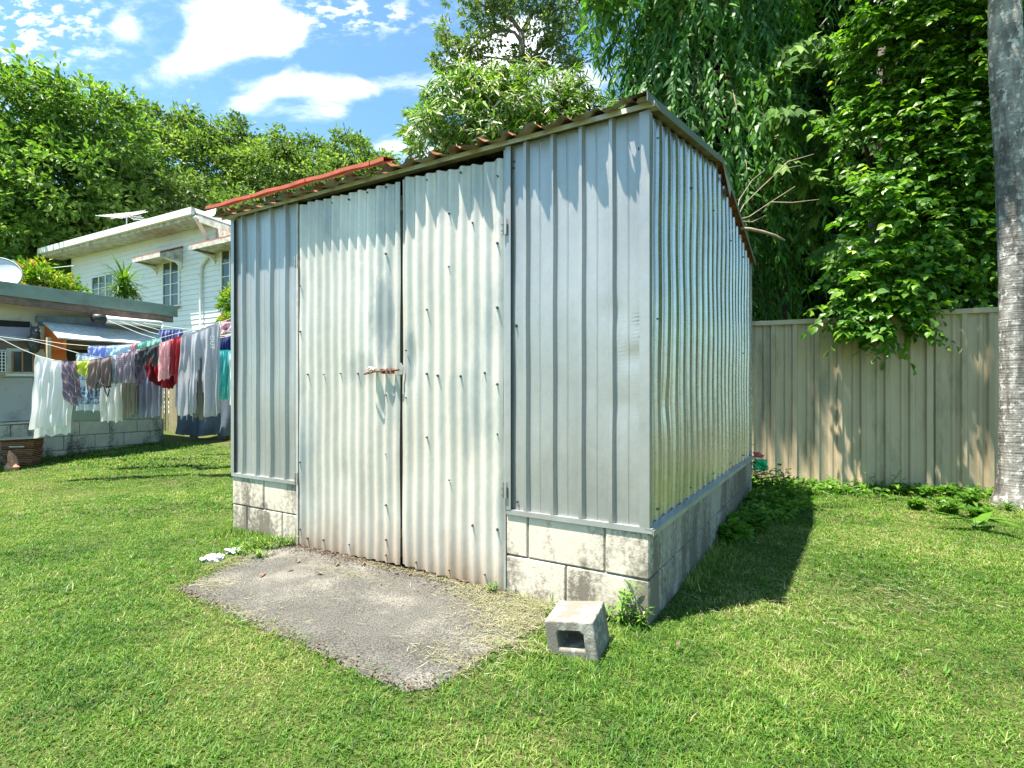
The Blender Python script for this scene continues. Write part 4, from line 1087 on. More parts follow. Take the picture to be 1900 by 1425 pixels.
M_mask = {
 'rect': lambda u, v: True,
 'pants': lambda u, v: not (v > .30 and abs(u - .50) < .03 + .16 * (v - .30)),
 'shorts': lambda u, v: not (v > .55 and abs(u - .5) < .03 + .25 * (v - .55)),
 'cami': lambda u, v: not (v < .22 and (abs(u - .5) < .25 - .6 * v or u < .12 or u > .88)),
 'camiinv': lambda u, v: not (v > .80 and abs(u - .5) < .28),
 'tri': lambda u, v: v < .25 + .75 * (1 - abs(u - .35) * 1.2),
 'round': lambda u, v: v < .45 + .55 * math.sqrt(max(0, 1 - ((u - .55) / .48) ** 2)),
 'rag': lambda u, v: v < .72 + .28 * math.sin(u * 11) ** 2,
}
def wash(name, label, cat, line, pl, pr, bot, mat, fold=.018, nf=4, flare=0.0, shape='rect', dd=0.0, back=.85, skew=0.0, top=None, seed=0, bot2=None):
    rg = rng_(seed + int(pl) * 7); nu = 44; nv = 36
    ph = rg.random(6) * 6.28
    cen = None; V = []; Fl = []; okk = M_mask[shape]
    def top_pt(u):
        px = pl + (pr - pl) * u; y, d = polyl(LINES[line], px)
        if top is not None: y = top
        return at(px, y, d + dd), d + dd
    c0, _ = top_pt(.5)
    for side_ in (0, 1):
        base = len(V); scale_v = 1.0 if side_ == 0 else back
        for j in range(nv + 1):
            for i in range(nu + 1):
                u, v = i / nu, j / nv
                p, d = top_pt(u); px = pl + (pr - pl) * u
                bt = bot if bot2 is None else bot + (bot2 - bot) * u
                yt, _d = polyl(LINES[line], px); yt = yt if top is None else top
                Ltot = (bt - yt) / F * d * scale_v * (1 + .012 * math.sin(u * 17 + ph[0]) + .01 * math.sin(u * 31 + ph[3]))
                amp = fold * min(1, .25 + v * 1.1)
                off = amp * math.sin(2 * math.pi * nf * (u + .04 * math.sin(v * 4 + ph[1])) + ph[2]) + amp * .5 * math.sin(2 * math.pi * nf * 2.3 * u + ph[4] + v * 2) + .006 * math.sin(v * 13 + u * 9 + ph[5])
                x = p.x + (p.x - c0.x) * flare * v + skew * v
                # rounded over the cord
                yb = (-.010 if side_ == 0 else .010) - (0.016 * min(1, v * 8) if side_ == 0 else -.016 * min(1, v * 8))
                V.append((x - c0.x, p.y + yb + off * (1 if side_ == 0 else .8) - c0.y, p.z - Ltot * v - c0.z + (.004 if v == 0 else 0)))
        for j in range(nv):
            for i in range(nu):
                if okk((i + .5) / nu, (j + .5) / nv):
                    a_ = base + j * (nu + 1) + i; Fl.append((a_, a_ + 1, a_ + nu + 2, a_ + nu + 1))
    b2 = (nv + 1) * (nu + 1)
    for i in range(nu):
        if okk((i + .5) / nu, .01): Fl.append((i, i + 1, b2 + i + 1, b2 + i))
    me = np_mesh(name, np.array(V), np.array(Fl)); o = link_mesh(name, me, mat, None, True); o.location = c0
    tag(o, label, cat, 'washing hung on the clothesline'); return o
cw = cloth('white_cable_knit', 'print', (.90, .90, .90), (.74, .75, .77), 30, .60)
wash('white_blanket', 'large white knitted blanket hanging at the left end of the front line', 'blanket', 'A', 69, 134, 795, cw, .022, 3, .06, 'rect', back=1.12, skew=-.03, seed=1, bot2=790)
wash('striped_towel', 'maroon and grey striped towel draped slanting over the white blanket', 'towel', 'A', 116, 140, 742, cloth('maroon_stripe', 'stripes', (.22, .19, .27), (.30, .15, .19), 26, .5, rot=.5, c3=(.42, .38, .42)), .02, 2, .1, 'rect', dd=-.07, skew=.05, bot2=756, seed=2)
wash('crumpled_shirt', 'crumpled yellow green top on the front line beside the white blanket', 'shirt', 'A', 134, 168, 704, cloth('lime_cloth', 'print', (.62, .68, .22), (.42, .50, .07), 7, .5), .024, 2, 0, 'rag', back=.7, seed=3)
wash('brown_camisole', 'mauve brown camisole hanging upside down with loose black straps', 'camisole', 'A', 166, 208, 724, cloth('mauve_brown', 'plain', (.30, .235, .235)), .022, 5, .02, 'rect', dd=-.02, seed=4, bot2=716)
st = MB(); s0, s1, s2 = at(170, 724, 5.93), at(180, 706, 5.90), at(204, 724, 5.93)
st.tube([at(168, 722, 5.92), at(172, 735, 5.92), at(178, 734, 5.92), at(178, 714, 5.92), at(184, 708, 5.92), at(192, 715, 5.92), at(196, 728, 5.92), at(200, 736, 5.92), at(203, 722, 5.92)], .0075, 5)
so_ = st.build('camisole_strap', M['black'], None); so_.name = 'strap'
cam_ = [o for o in bpy.data.objects if o.name.startswith('brown_camisole')][0]; so_.parent = cam_; so_.location = -Vector(cam_.location)
wash('dark_sleeve', 'black cloth edge hanging right of the mauve camisole', 'cloth', 'A', 200, 209, 720, cloth('black_cloth', 'plain', (.045, .045, .05)), .016, 1, .02, 'rect', dd=.02, seed=5)
wash('pale_blue_cloth', 'narrow pale blue and white cloth between the camisole and the plaid towel', 'cloth', 'A', 206, 221, 719, cloth('pale_blue_cloth', 'print', (.66, .74, .80), (.42, .56, .70), 9, .5), .02, 2, .0, 'rag', dd=.03, seed=6)
wash('plaid_towel', 'purple and white plaid tea towel folded over the front line', 'towel', 'A', 217, 253, 711, cloth('purple_plaid', 'plaid', (.56, .50, .54), (.24, .17, .25), 44, .55), .018, 4, .02, 'rect', seed=7)
wash('plaid_cloth_tail', 'darker purple plaid cloth falling right of the plaid tea towel', 'cloth', 'A', 246, 259, 714, cloth('dark_plaid', 'plaid', (.34, .28, .36), (.16, .11, .18), 46, .5), .016, 2, .1, 'rect', dd=.04, skew=.05, seed=8)
wash('grey_shorts', 'charcoal shorts with pale drawstring on the front line', 'shorts', 'A', 260, 297, 680, cloth('charcoal_cloth', 'plain', (.085, .09, .10)), .02, 3, .04, 'shorts', dd=-.01, seed=9)
wash('red_pink_towel', 'red and pink towel folded on the front line left of the trackpants', 'towel', 'A', 297, 318, 706, cloth('pink_slub', 'print', (.72, .34, .38), (.80, .62, .62), 42, .52), .018, 3, .03, 'rect', dd=-.03, seed=10, bot2=702)
wash('red_cloth', 'bright red cloth beside the pink towel', 'cloth', 'A', 316, 340, 698, cloth('red_cloth', 'plain', (.48, .07, .085)), .02, 3, .03, 'rect', dd=-.01, seed=11, bot2=694)
wash('grey_trackpants', 'pale grey trackpants hanging by the waist at the right end of the front line', 'trackpants', 'A', 338, 406, 770, cloth('marl_grey', 'print', (.50, .51, .56), (.44, .45, .50), 40, .5), .034, 3, .06, 'pants', dd=-.06, seed=12, bot2=772, back=.97)
gt = [o for o in bpy.data.objects if o.name.startswith('grey_trackpants')][0]
fc = bpy.data.curves.new('letters', 'FONT'); fc.body = 'OUT'; fc.size = .075; fc.extrude = .0008; tmp = bpy.data.objects.new('tmp', fc); COL.objects.link(tmp)
bpy.context.view_layer.update()
lme = bpy.data.meshes.new_from_object(tmp.evaluated_get(bpy.context.evaluated_depsgraph_get())); bpy.data.objects.remove(tmp)
lo = link_mesh('lettering', lme, cloth('pale_print', 'plain', (.72, .72, .74)), gt); pw = at(390, 622, 6.04) - Vector(gt.location); lo.location = pw; lo.rotation_euler = (R(90), R(90), 0)
wash('blue_patterned_towel', 'navy and white patterned towel with a pale band behind the camisole', 'towel', 'D', 147, 192, 762, cloth('blue_white_weave', 'bands', (.10, .17, .29), (.50, .58, .66), 38, .5, c3=(.62, .68, .72)), .02, 3, .02, 'rect', seed=13, bot2=764)
wash('sleeveless_top', 'white embroidered sleeveless top behind the plaid towel', 'top', 'D', 190, 229, 782, cloth('white_broderie', 'spots', (.84, .84, .84), (.66, .67, .70), 40, .22), .02, 3, .03, 'rect', seed=14, bot2=782, back=.9)
wash('beige_cloth', 'sheer beige cloth hanging right of the white top', 'cloth', 'D', 226, 256, 781, cloth('beige_sheer', 'plain', (.46, .42, .37)), .022, 4, .08, 'rect', dd=.04, seed=15, bot2=768)
wash('mauve_sheet', 'mauve grey pillowcase hanging below the maroon shirt', 'pillowcase', 'D', 250, 299, 776, cloth('mauve_grey', 'plain', (.34, .345, .46)), .026, 4, .0, 'rect', dd=.08, seed=16, bot2=772)
wash('maroon_shirt', 'dark maroon shirt sagging behind the red towel', 'shirt', 'D', 263, 338, 706, cloth('maroon_cloth', 'plain', (.18, .018, .03)), .024, 3, .0, 'round', dd=-.05, seed=17, bot2=730)
wash('crimson_scarf', 'crimson cloth crossing the maroon shirt diagonally', 'cloth', 'D', 283, 304, 700, cloth('crimson_cloth', 'plain', (.50, .03, .07)), .022, 3, .05, 'rect', dd=-.12, skew=.07, seed=18, bot2=722)
wash('lavender_sheet', 'long pale lavender sheet hanging left of the trackpants', 'sheet', 'D', 331, 366, 770, cloth('lavender_cloth', 'plain', (.56, .55, .74)), .032, 3, .10, 'rag', dd=-.02, seed=19, bot2=772, back=1.08)
wash('taupe_trousers', 'taupe striped trousers hanging behind the trackpants', 'trousers', 'D', 360, 384, 772, cloth('taupe_stripe', 'stripes', (.26, .24, .21), (.32, .30, .27), 50, .5), .02, 2, .08, 'rect', dd=.02, seed=20, bot2=784)
wash('blue_pillowcase', 'periwinkle blue pillowcase on the back line', 'pillowcase', 'B', 167, 201, 676, cloth('periwinkle', 'plain', (.36, .42, .74)), .016, 3, .0, 'rect', seed=21)
wash('light_blue_sheet', 'light blue striped sheet on the back line right of the periwinkle pillowcase', 'sheet', 'B', 201, 246, 676, cloth('light_blue_stripe', 'stripes', (.50, .62, .72), (.44, .56, .68), 22, .5), .016, 3, .0, 'rect', seed=22)
wash('denim_cloth', 'small mottled denim blue cloth left of the periwinkle pillowcase', 'cloth', 'B', 144, 168, 700, cloth('denim_mottle', 'print', (.26, .36, .46), (.44, .54, .60), 50, .5), .012, 2, .0, 'rect', top=656, seed=23)
wash('mint_cloth', 'mint green patterned cloth behind the charcoal shorts', 'cloth', 'B', 252, 298, 690, cloth('mint_print', 'print', (.36, .60, .52), (.24, .46, .40), 16, .5), .02, 4, .0, 'rag', seed=24)
wash('red_check_cloth', 'small red and white check cloth left of the mint cloth', 'cloth', 'B', 244, 254, 668, cloth('red_check', 'plaid', (.74, .60, .60), (.60, .10, .16), 60, .5), .01, 2, .0, 'rect', dd=-.02, seed=25)
wash('blue_striped_shirt', 'blue and navy striped shirt at the top of the back line', 'shirt', 'B', 296, 338, 664, cloth('navy_stripe', 'stripes', (.11, .12, .28), (.40, .42, .62), 24, .6), .018, 4, .0, 'rect', dd=.3, top=612, seed=26)
wash('navy_towel', 'navy towel with pale folded edge beside the shed wall', 'towel', 'D', 404, 446, 690, cloth('navy_cloth', 'plain', (.05, .065, .20)), .02, 4, .0, 'rect', dd=.5, seed=27)
wash('teal_towel', 'teal towel hanging low beside the shed wall', 'towel', 'D', 404, 432, 742, cloth('teal_towel', 'print', (.10, .46, .47), (.16, .58, .57), 40, .5), .02, 3, .0, 'rect', dd=.3, top=650, seed=28)
wash('white_pillowcase', 'white pillowcase partly hidden behind the shed corner', 'pillowcase', 'D', 427, 448, 752, cloth('white_cotton', 'plain', (.78, .78, .77)), .016, 2, .0, 'rect', dd=.2, top=656, seed=29)
wash('floral_cloth', 'small pink and white floral cloth high beside the shed corner', 'cloth', 'B', 411, 440, 624, cloth('pink_floral', 'print', (.70, .62, .66), (.66, .22, .34), 14, .52, c3=(.10, .10, .12)), .012, 2, .0, 'rag', dd=.6, top=597, seed=30)

# ------------------------------------------------------------------ foliage
T = {
 'quad': (np.array([(0, 0, 0), (.5, .5, .0), (1, 0, -.05), (.5, -.5, .0)]), [(0, 3, 2, 1)]),
 'leaf': (np.array([(0, 0, 0), (.42, .5, .13), (1, 0, -.06), (.42, -.5, .13)]), [(0, 2, 1), (0, 3, 2)]),
 'heart': (np.array([(0, 0, 0), (.12, .40, .05), (.50, .50, .10), (1, 0, -.12), (.50, -.50, .10), (.12, -.40, .05), (.5, 0, 0)]), [(0, 6, 2, 1), (6, 3, 2), (0, 5, 4, 6), (6, 4, 3)]),
 'long': (np.array([(0, 0, 0), (.30, .5, .02), (.30, -.5, .02), (.68, .36, -.10), (.68, -.36, -.10), (1, 0, -.26)]), [(0, 2, 1), (1, 2, 4, 3), (3, 4, 5)]),
 'fish': (np.array([(0, 0, 0), (.55, .26, .03), (.95, .52, -.10), (.82, .24, -.03), (1.0, .06, -.12), (.84, -.14, -.04), (.92, -.46, -.11), (.55, -.24, .03), (.55, 0, -.04)]), [(0, 8, 1), (0, 7, 8), (1, 8, 3, 2), (8, 4, 3), (8, 5, 4), (8, 7, 6, 5)]),
 'blade': (np.array([(0, .5, 0), (0, -.5, 0), (.5, .42, .0), (.5, -.42, 0), (1, 0, 0)]), [(0, 1, 3, 2), (2, 3, 4)]),
}
def norm(a): return a / np.maximum(np.linalg.norm(a, axis=1, keepdims=True), 1e-9)
def place(tmpl, P, A, N, L, Wd, rnd):
    tv, tf = T[tmpl]; n = len(P)
    A = norm(A); B = norm(np.cross(N, A)); N2 = np.cross(A, B)
    V = P[:, None, :] + A[:, None, :] * tv[None, :, 0:1] * L[:, None, None] + B[:, None, :] * tv[None, :, 1:2] * Wd[:, None, None] + N2[:, None, :] * tv[None, :, 2:3] * L[:, None, None]
    k = len(tv); off = (np.arange(n) * k)[:, None]
    Fs = {}
    for f_ in tf: Fs.setdefault(len(f_), []).append(np.array(f_)[None, :] + off)
    return V.reshape(-1, 3), {s_: np.concatenate(v) for s_, v in Fs.items()}, np.repeat(rnd, k)
def leafmesh(name, parts, mat, parent):
    V = []; Fd = {}; Rn = []; o_ = 0
    for (v, f_, r_) in parts:
        V.append(v); Rn.append(r_)
        for s_, a_ in f_.items(): Fd.setdefault(s_, []).append(a_ + o_)
        o_ += len(v)
    o = link_mesh(name, np_mesh(name, np.concatenate(V), [np.concatenate(a_) for a_ in Fd.values()], {'rnd': np.clip(np.concatenate(Rn), 0, 1)}), mat, parent)
    return o
def sphere(rg, n): return norm(rg.normal(size=(n, 3)))
def crown_parts(rg, lobes, n_clump, per, cr, size, tmpl='leaf', aspect=.5, droop=.2, shell=(.55, 1.05), updir=.6, tint=.5):
    lobes = np.array(lobes, dtype=float); wgt = (lobes[:, 3] * lobes[:, 4] + lobes[:, 4] * lobes[:, 5] + lobes[:, 3] * lobes[:, 5]); wgt /= wgt.sum()
    idx = rg.choice(len(lobes), n_clump, p=wgt); d = sphere(rg, n_clump)
    rad = rg.uniform(shell[0] ** 2, shell[1] ** 2, n_clump) ** .5
    C = lobes[idx, :3] + d * lobes[idx, 3:6] * rad[:, None]
    cs = cr * rg.uniform(.6, 1.35, n_clump)
    ci = np.repeat(np.arange(n_clump), per); m = len(ci)
    q = sphere(rg, m); q[:, 2] = q[:, 2] * .7
    P = C[ci] + q * cs[ci, None] * rg.uniform(.25, 1.0, m)[:, None]
    out = norm(d[ci] * .7 + q * .9)
    A = out + rg.normal(size=(m, 3)) * .45; A[:, 2] -= droop
    N = np.tile([0, 0, updir], (m, 1)) + out * .5 + rg.normal(size=(m, 3)) * .45
    L = size * rg.uniform(.6, 1.3, m)
    rn = np.clip(tint + (rg.normal(size=n_clump) * .16)[ci] + rg.normal(size=m) * .17, 0, 1)
    return place(tmpl, P, A, N, L, L * aspect, rn)
def trunk_mesh(name, mat, parent, base, top, r0, r1, limbs=(), seed=0, wob=.06):
    rg = rng_(seed); m = MB(); base = Vector(base); top = Vector(top); H = (top - base).length
    P = []; Rr = []
    for i in range(11):
        f_ = i / 10; P.append(base.lerp(top, f_) + Vector((rg.normal() * wob * H * .1 * f_, rg.normal() * wob * H * .1 * f_, 0))); Rr.append((r0 + (r1 - r0) * f_) * (1 + .5 * max(0, .12 - f_) / .12))
    m.tube(P, Rr, 12)
    for (f_, tip, r_) in limbs:
        s_ = P[min(10, int(f_ * 10))]; tip = Vector(tip); q = []
        for i in range(7):
            t_ = i / 6; pt = s_.lerp(tip, t_); pt.z += math.sin(t_ * math.pi) * (tip - s_).length * .10; pt += Vector((rg.normal(), rg.normal(), rg.normal())) * .03 * (tip - s_).length * (1 if 0 < i < 6 else 0); q.append(pt)
        m.tube(q, [r_ * (1 - .75 * i / 6) for i in range(7)], 7)
    return m.build(name, mat, parent, True)

def tree(name, label, loc, lobes, mat, n_clump, per, cr, size, trunk_r, group=None, tmpl='leaf', aspect=.55, seed=0, droop=.15, bark=None, shell=(.55, 1.05), tint=.5):
    """lobes relative to loc"""
    rg = rng_(seed); root = empty(name, loc); tag(root, label, 'tree', group)
    leafmesh('crown', [crown_parts(rg, lobes, n_clump, per, cr, size, tmpl, aspect, droop, shell, tint=tint)], mat, root)
    top = (lobes[0][0], lobes[0][1], lobes[0][2])
    trunk_mesh('trunk', bark or M['bark'], root, (0, 0, -.3), top, trunk_r, trunk_r * .3, [(.45 + .06 * (i % 4), (l[0], l[1], l[2]), trunk_r * .45) for i, l in enumerate(lobes[1:])], seed)
    return root
def lob(spec, Y, gx_, gy_, g0):
    """lobes from photo pixels at distance Y, relative to the tree base"""
    out = []
    for (px, py, rp, sy, ry) in spec:
        p = at(px, py, Y); r_ = rp / F * Y; out.append((p.x - gx_, (Y - gy_) + sy, p.z - g0, r_, ry if ry else r_, r_ * .9))
    return out
def hilltree(name, label, px, Y, spec, mat, n_clump, per, cr, size, seed, tr=.22, **kw):
    b_ = at(px, 700, Y); g0 = float(gz(b_.x, Y))
    return tree(name, label, (b_.x, Y, g0), lob(spec, Y, b_.x, Y, g0), mat, n_clump, per, cr, size, tr, kw.pop('group', 'trees on the slope behind the houses'), seed=seed, **kw)

hilltree('shade_tree', 'tallest bright green tree at the far left behind the low building', 90, 25,
         [(95, 230, 95, 0, 3), (20, 210, 75, 0, 2.5), (175, 235, 85, 0, 2.5), (60, 340, 110, -.5, 3), (170, 360, 100, -1, 3), (10, 420, 95, 0, 3), (235, 300, 45, 0, 2), (110, 440, 100, -1, 3), (230, 380, 60, 0, 2)],
         M['lf_big'], 900, 32, .62, .30, 1, .35)
hilltree('shade_tree', 'leaning green tree rising just left of centre of the slope with wispy top', 345, 33,
         [(300, 240, 42, 0, 2.5), (345, 215, 22, 0, 1.2), (350, 245, 30, 0, 2), (270, 225, 25, 0, 1.5), (300, 330, 80, -1, 3), (370, 330, 75, -1, 3), (280, 400, 70, -1, 3)],
         M['lf_hill'], 420, 30, .62, .30, 2)
hilltree('shade_tree', 'rounded darker tree with a pale flowering top above the white house gutter', 440, 36,
         [(440, 245, 32, 0, 2), (435, 285, 50, 0, 2.5), (470, 300, 50, 0, 2.5), (420, 340, 75, -1, 3), (500, 350, 60, -1, 3)],
         M['lf_hill'], 360, 30, .62, .30, 3, tint=.42)
hilltree('shade_tree', 'dense green tree on the slope above the left roof corner of the shed', 550, 34,
         [(545, 285, 42, 0, 2.5), (510, 300, 45, 0, 2.5), (590, 310, 42, 0, 2.5), (540, 350, 75, -1, 3), (600, 370, 60, -1, 3)],
         M['lf_hill'], 330, 30, .60, .28, 4, tint=.46)
hilltree('shade_tree', 'small crowned tree on the slope above the red roof edge', 650, 33,
         [(650, 285, 36, 0, 2), (625, 320, 45, 0, 2.5), (690, 325, 42, 0, 2), (660, 370, 60, -1, 3)],
         M['lf_hill'], 260, 30, .58, .28, 5)
hilltree('shade_tree', 'lowest of the slope trees, nearest the join of the red roof edge', 725, 32,
         [(725, 320, 28, 0, 2), (700, 345, 40, 0, 2), (760, 350, 40, 0, 2)], M['lf_hill'], 160, 30, .5, .26, 6)
hilltree('shade_tree', 'shadowed tree directly behind the white house roof with bare twigs', 200, 26,
         [(180, 420, 75, 0, 2.5), (90, 430, 60, 0, 2.5), (260, 370, 60, .5, 2.5), (320, 360, 50, 1, 2.5), (400, 380, 60, 2, 2), (60, 480, 50, 0, 2)], M['lf_hill'], 420, 30, .6, .27, 7, tint=.34)
# garden shrubs between the houses
def shrub(name, label, p, rx, ry, rz, mat, n_clump, per, cr, size, seed, tmpl='leaf', aspect=.45, g0=None, stem=.03, cat='shrub', tint=.5, group=None, droop=0):
    rg = rng_(seed); g0 = float(gz(p.x, p.y)) if g0 is None else g0
    root = empty(name, (p.x, p.y, g0)); tag(root, label, cat, group)
    c = (0, 0, p.z - g0, rx, ry, rz)
    leafmesh('foliage', [crown_parts(rg, [c], n_clump, per, cr, size, tmpl, aspect, droop, (.3, 1.05), tint=tint)], mat, root)
    m = MB()
    for k in range(5):
        d_ = sphere(rg, 1)[0]; m.tube([(d_[0] * .05, d_[1] * .05, -.05), (d_[0] * rx * .3, d_[1] * ry * .3, (p.z - g0) * .6), (d_[0] * rx * .7, d_[1] * ry * .7, p.z - g0 + abs(d_[2]) * rz * .5)], [stem, stem * .7, stem * .25], 6)
    m.build('stem', M['bark'], root, True)
    return root
shrub('garden_shrub', 'orange tipped yellow green shrub above the low roof beside the satellite dish', at(60, 525, 13), .72, .5, .48, M['lf_shrub'], 90, 26, .2, .13, 31, tint=.62)
shrub('garden_shrub', 'plain green shrub between the orange tipped shrub and the white house wall', at(108, 540, 13.5), .50, .5, .40, M['lf_shrub'], 60, 26, .2, .12, 32, tint=.42)
shrub('garden_shrub', 'leafy green shrub showing just left of the shed wall under the house window', at(432, 556, 12), .26, .3, .32, M['lf_shrub'], 34, 22, .14, .11, 33, tint=.5)
shrub('garden_shrub', 'yellowish low shrub below the leafy shrub at the shed wall', at(432, 596, 11.5), .24, .3, .16, M['lf_shrub'], 24, 22, .10, .10, 34, tint=.7)
shrub('garden_shrub', 'small shrub tuft below the floral cloth beside the shed corner', at(425, 624, 10.5), .22, .3, .10, M['lf_shrub'], 16, 22, .08, .09, 35, tint=.5)

# strappy plant in front of the house
yr = empty('dracaena', tuple(at(231, 640, 12)))
yr.location.z = float(gz(yr.location.x, 12)); tag(yr, 'strappy leaved dracaena standing in front of the white house wall', 'plant')
rg = rng_(41); hz = at(231, 536, 12).z - yr.location.z
n = 190; az = rg.random(n) * 2 * np.pi; el = rg.uniform(-.75, 1.45, n); zz = rg.uniform(-.30, .22, n)
A = np.stack([np.cos(az) * np.cos(el), np.sin(az) * np.cos(el), np.sin(el)], 1); P = np.stack([np.cos(az) * .02, np.sin(az) * .02, hz + zz], 1)
N = np.tile([0, 0, 1.0], (n, 1)) + A * -.3
leafmesh('leaves', [place('long', P, A, N, rg.uniform(.40, .62, n), rg.uniform(.045, .065, n), rg.random(n))], M['lf_yucca'], yr)
MB().tube([(0, 0, -.1), (.02, 0, hz * .5), (0, 0, hz + .2)], [.05, .04, .03], 8).build('stem', M['bark'], yr, True)

# ---- bamboo like clump behind the shed
rg = rng_(50); cx = at(925, 230, 9.2)
bam = empty('bamboo_clump', (cx.x, 9.2, 0)); tag(bam, 'dense rounded clump of narrow pale backed leaves rising behind the shed roof', 'bamboo')
lb = []
for (px, py, rp, dy) in [(860, 215, 78, 0), (925, 190, 62, .1), (1010, 190, 60, .2), (1070, 205, 55, .3), (800, 255, 52, 0), (930, 255, 90, -.2), (1040, 260, 70, .0), (1120, 250, 50, .4), (865, 160, 40, .2), (975, 150, 36, .3), (1060, 160, 36, .4), (1140, 200, 50, .6)]:
    p = at(px, py, 9.2); r_ = rp / F * 9.2; lb.append((p.x - cx.x, dy, p.z, r_, .7, r_))
lob_ = np.array(lb); nc = 1500
w_ = lob_[:, 3] * lob_[:, 5]; w_ = w_ / w_.sum(); idx = rg.choice(len(lob_), nc, p=w_); d = sphere(rg, nc)
C = lob_[idx, :3] + d * lob_[idx, 3:6] * (rg.uniform(.45, 1.08, nc) ** .6)[:, None]
per = 11; ci = np.repeat(np.arange(nc), per); m = len(ci)
az = rg.random(m) * 6.283; main = norm(d + rg.normal(size=(nc, 3)) * .4 + np.array([0, -.2, .1]))
el = rg.uniform(-.9, .5, m)
A = np.stack([np.cos(az) * np.cos(el), np.sin(az) * np.cos(el), np.sin(el) - .25], 1) + main[ci] * .55
N = main[ci] + np.array([0, 0, .7]) + rg.normal(size=(m, 3)) * .3
rn = np.clip(.42 + (rg.normal(size=nc) * .16)[ci] + rg.normal(size=m) * .2, 0, 1)
L = rg.uniform(.13, .27, m)
leafmesh('foliage', [place('long', C[ci] + rg.normal(size=(m, 3)) * .02, A, N, L, L * .15, rn)], M['lf_bamboo'], bam)
mm = MB()
for k in range(16):
    a_ = k * .9; x, y = .5 * math.cos(a_) * (k % 4) / 3, .4 * math.sin(a_) * (k % 4) / 3
    tx = rg.uniform(-1.2, 1.6); mm.tube([(x, y, 0), (x + tx * .15, y, 2.5), (x + tx * .8, y, 5.2), (x + tx * 1.3, y, 6.0)], [.025, .022, .015, .006], 6)
mm.build('stem', M['bark'], bam, True)

# ---- tall open tree
Y = 15.0; bx = at(965, 700, Y).x
tt = empty('tall_tree', (bx, Y, 0)); tag(tt, 'tall open crowned tree with curving grey limbs against the sky above the shed', 'tree')
def A_(px, py, dy=0): p = at(px, py, Y); return Vector((p.x - bx, dy, p.z))
lbs = []
for (px, py, rp, dy) in [(830, 70, 30, 0), (845, 110, 38, 0), (815, 100, 20, .3), (880, 95, 25, -.2), (900, 20, 38, .3), (935, 10, 36, 0), (880, -20, 40, 0), (840, -10, 18, 0), (1000, 15, 40, 0), (1050, 25, 42, .2), (1040, 70, 34, 0), (1000, 75, 24, -.4), (985, 110, 35, .2), (1040, 115, 34, 0), (960, 90, 20, .4), (1060, 130, 24, 0), (915, 75, 18, 0), (1080, -20, 50, 0), (970, -60, 70, 0), (905, 130, 24, 0), (770, 215, 18, 0), (760, 240, 16, .2), (1110, 40, 16, .5), (1115, 80, 16, .5), (755, 255, 12, 0), (800, 180, 14, 0)]:
    q = A_(px, py, dy); r_ = rp / F * Y; lbs.append((q.x, dy, q.z, r_, r_ * 1.2, r_ * .9))
rg = rng_(55)
leafmesh('crown', [crown_parts(rg, lbs, 620, 20, .17, .135, 'leaf', .42, .35, (.2, 1.1), tint=.5)], M['lf_tall'], tt)
lm = MB(); fork = A_(968, 62)
lm.tube([Vector((0, 0, -.3)), Vector((.05, 0, 3)), A_(975, 300), A_(972, 160), A_(968, 110), fork], [.30, .26, .19, .13, .10, .09], 12)
for pts, r_ in [([fork, A_(950, 35), A_(925, 22), A_(895, 10), A_(870, -20)], .07), ([fork, A_(985, 30), A_(988, 0), A_(985, -60)], .075), ([A_(968, 80), A_(955, 60), A_(935, 55), A_(912, 62), A_(893, 75), A_(870, 95)], .055),
                ([A_(972, 130), A_(1000, 90), A_(1020, 60), A_(1015, 20), A_(1030, -10)], .05), ([A_(972, 140), A_(1020, 80), A_(1050, 65), A_(1085, 50), A_(1100, 40)], .035), ([A_(970, 150), A_(940, 110), A_(900, 105), A_(855, 110)], .04),
                ([A_(972, 200), A_(900, 190), A_(830, 200), A_(765, 235)], .04), ([A_(985, 30), A_(1010, 0), A_(1050, -20)], .035), ([A_(925, 22), A_(910, -10)], .03), ([A_(1060, 64), A_(1078, 58), A_(1082, 66), A_(1095, 70)], .018)]:
    lm.tube(pts, [r_ * (1 - .7 * i / (len(pts) - 1)) for i in range(len(pts))], 8)
lm.build('trunk', M['bark'], tt, True)

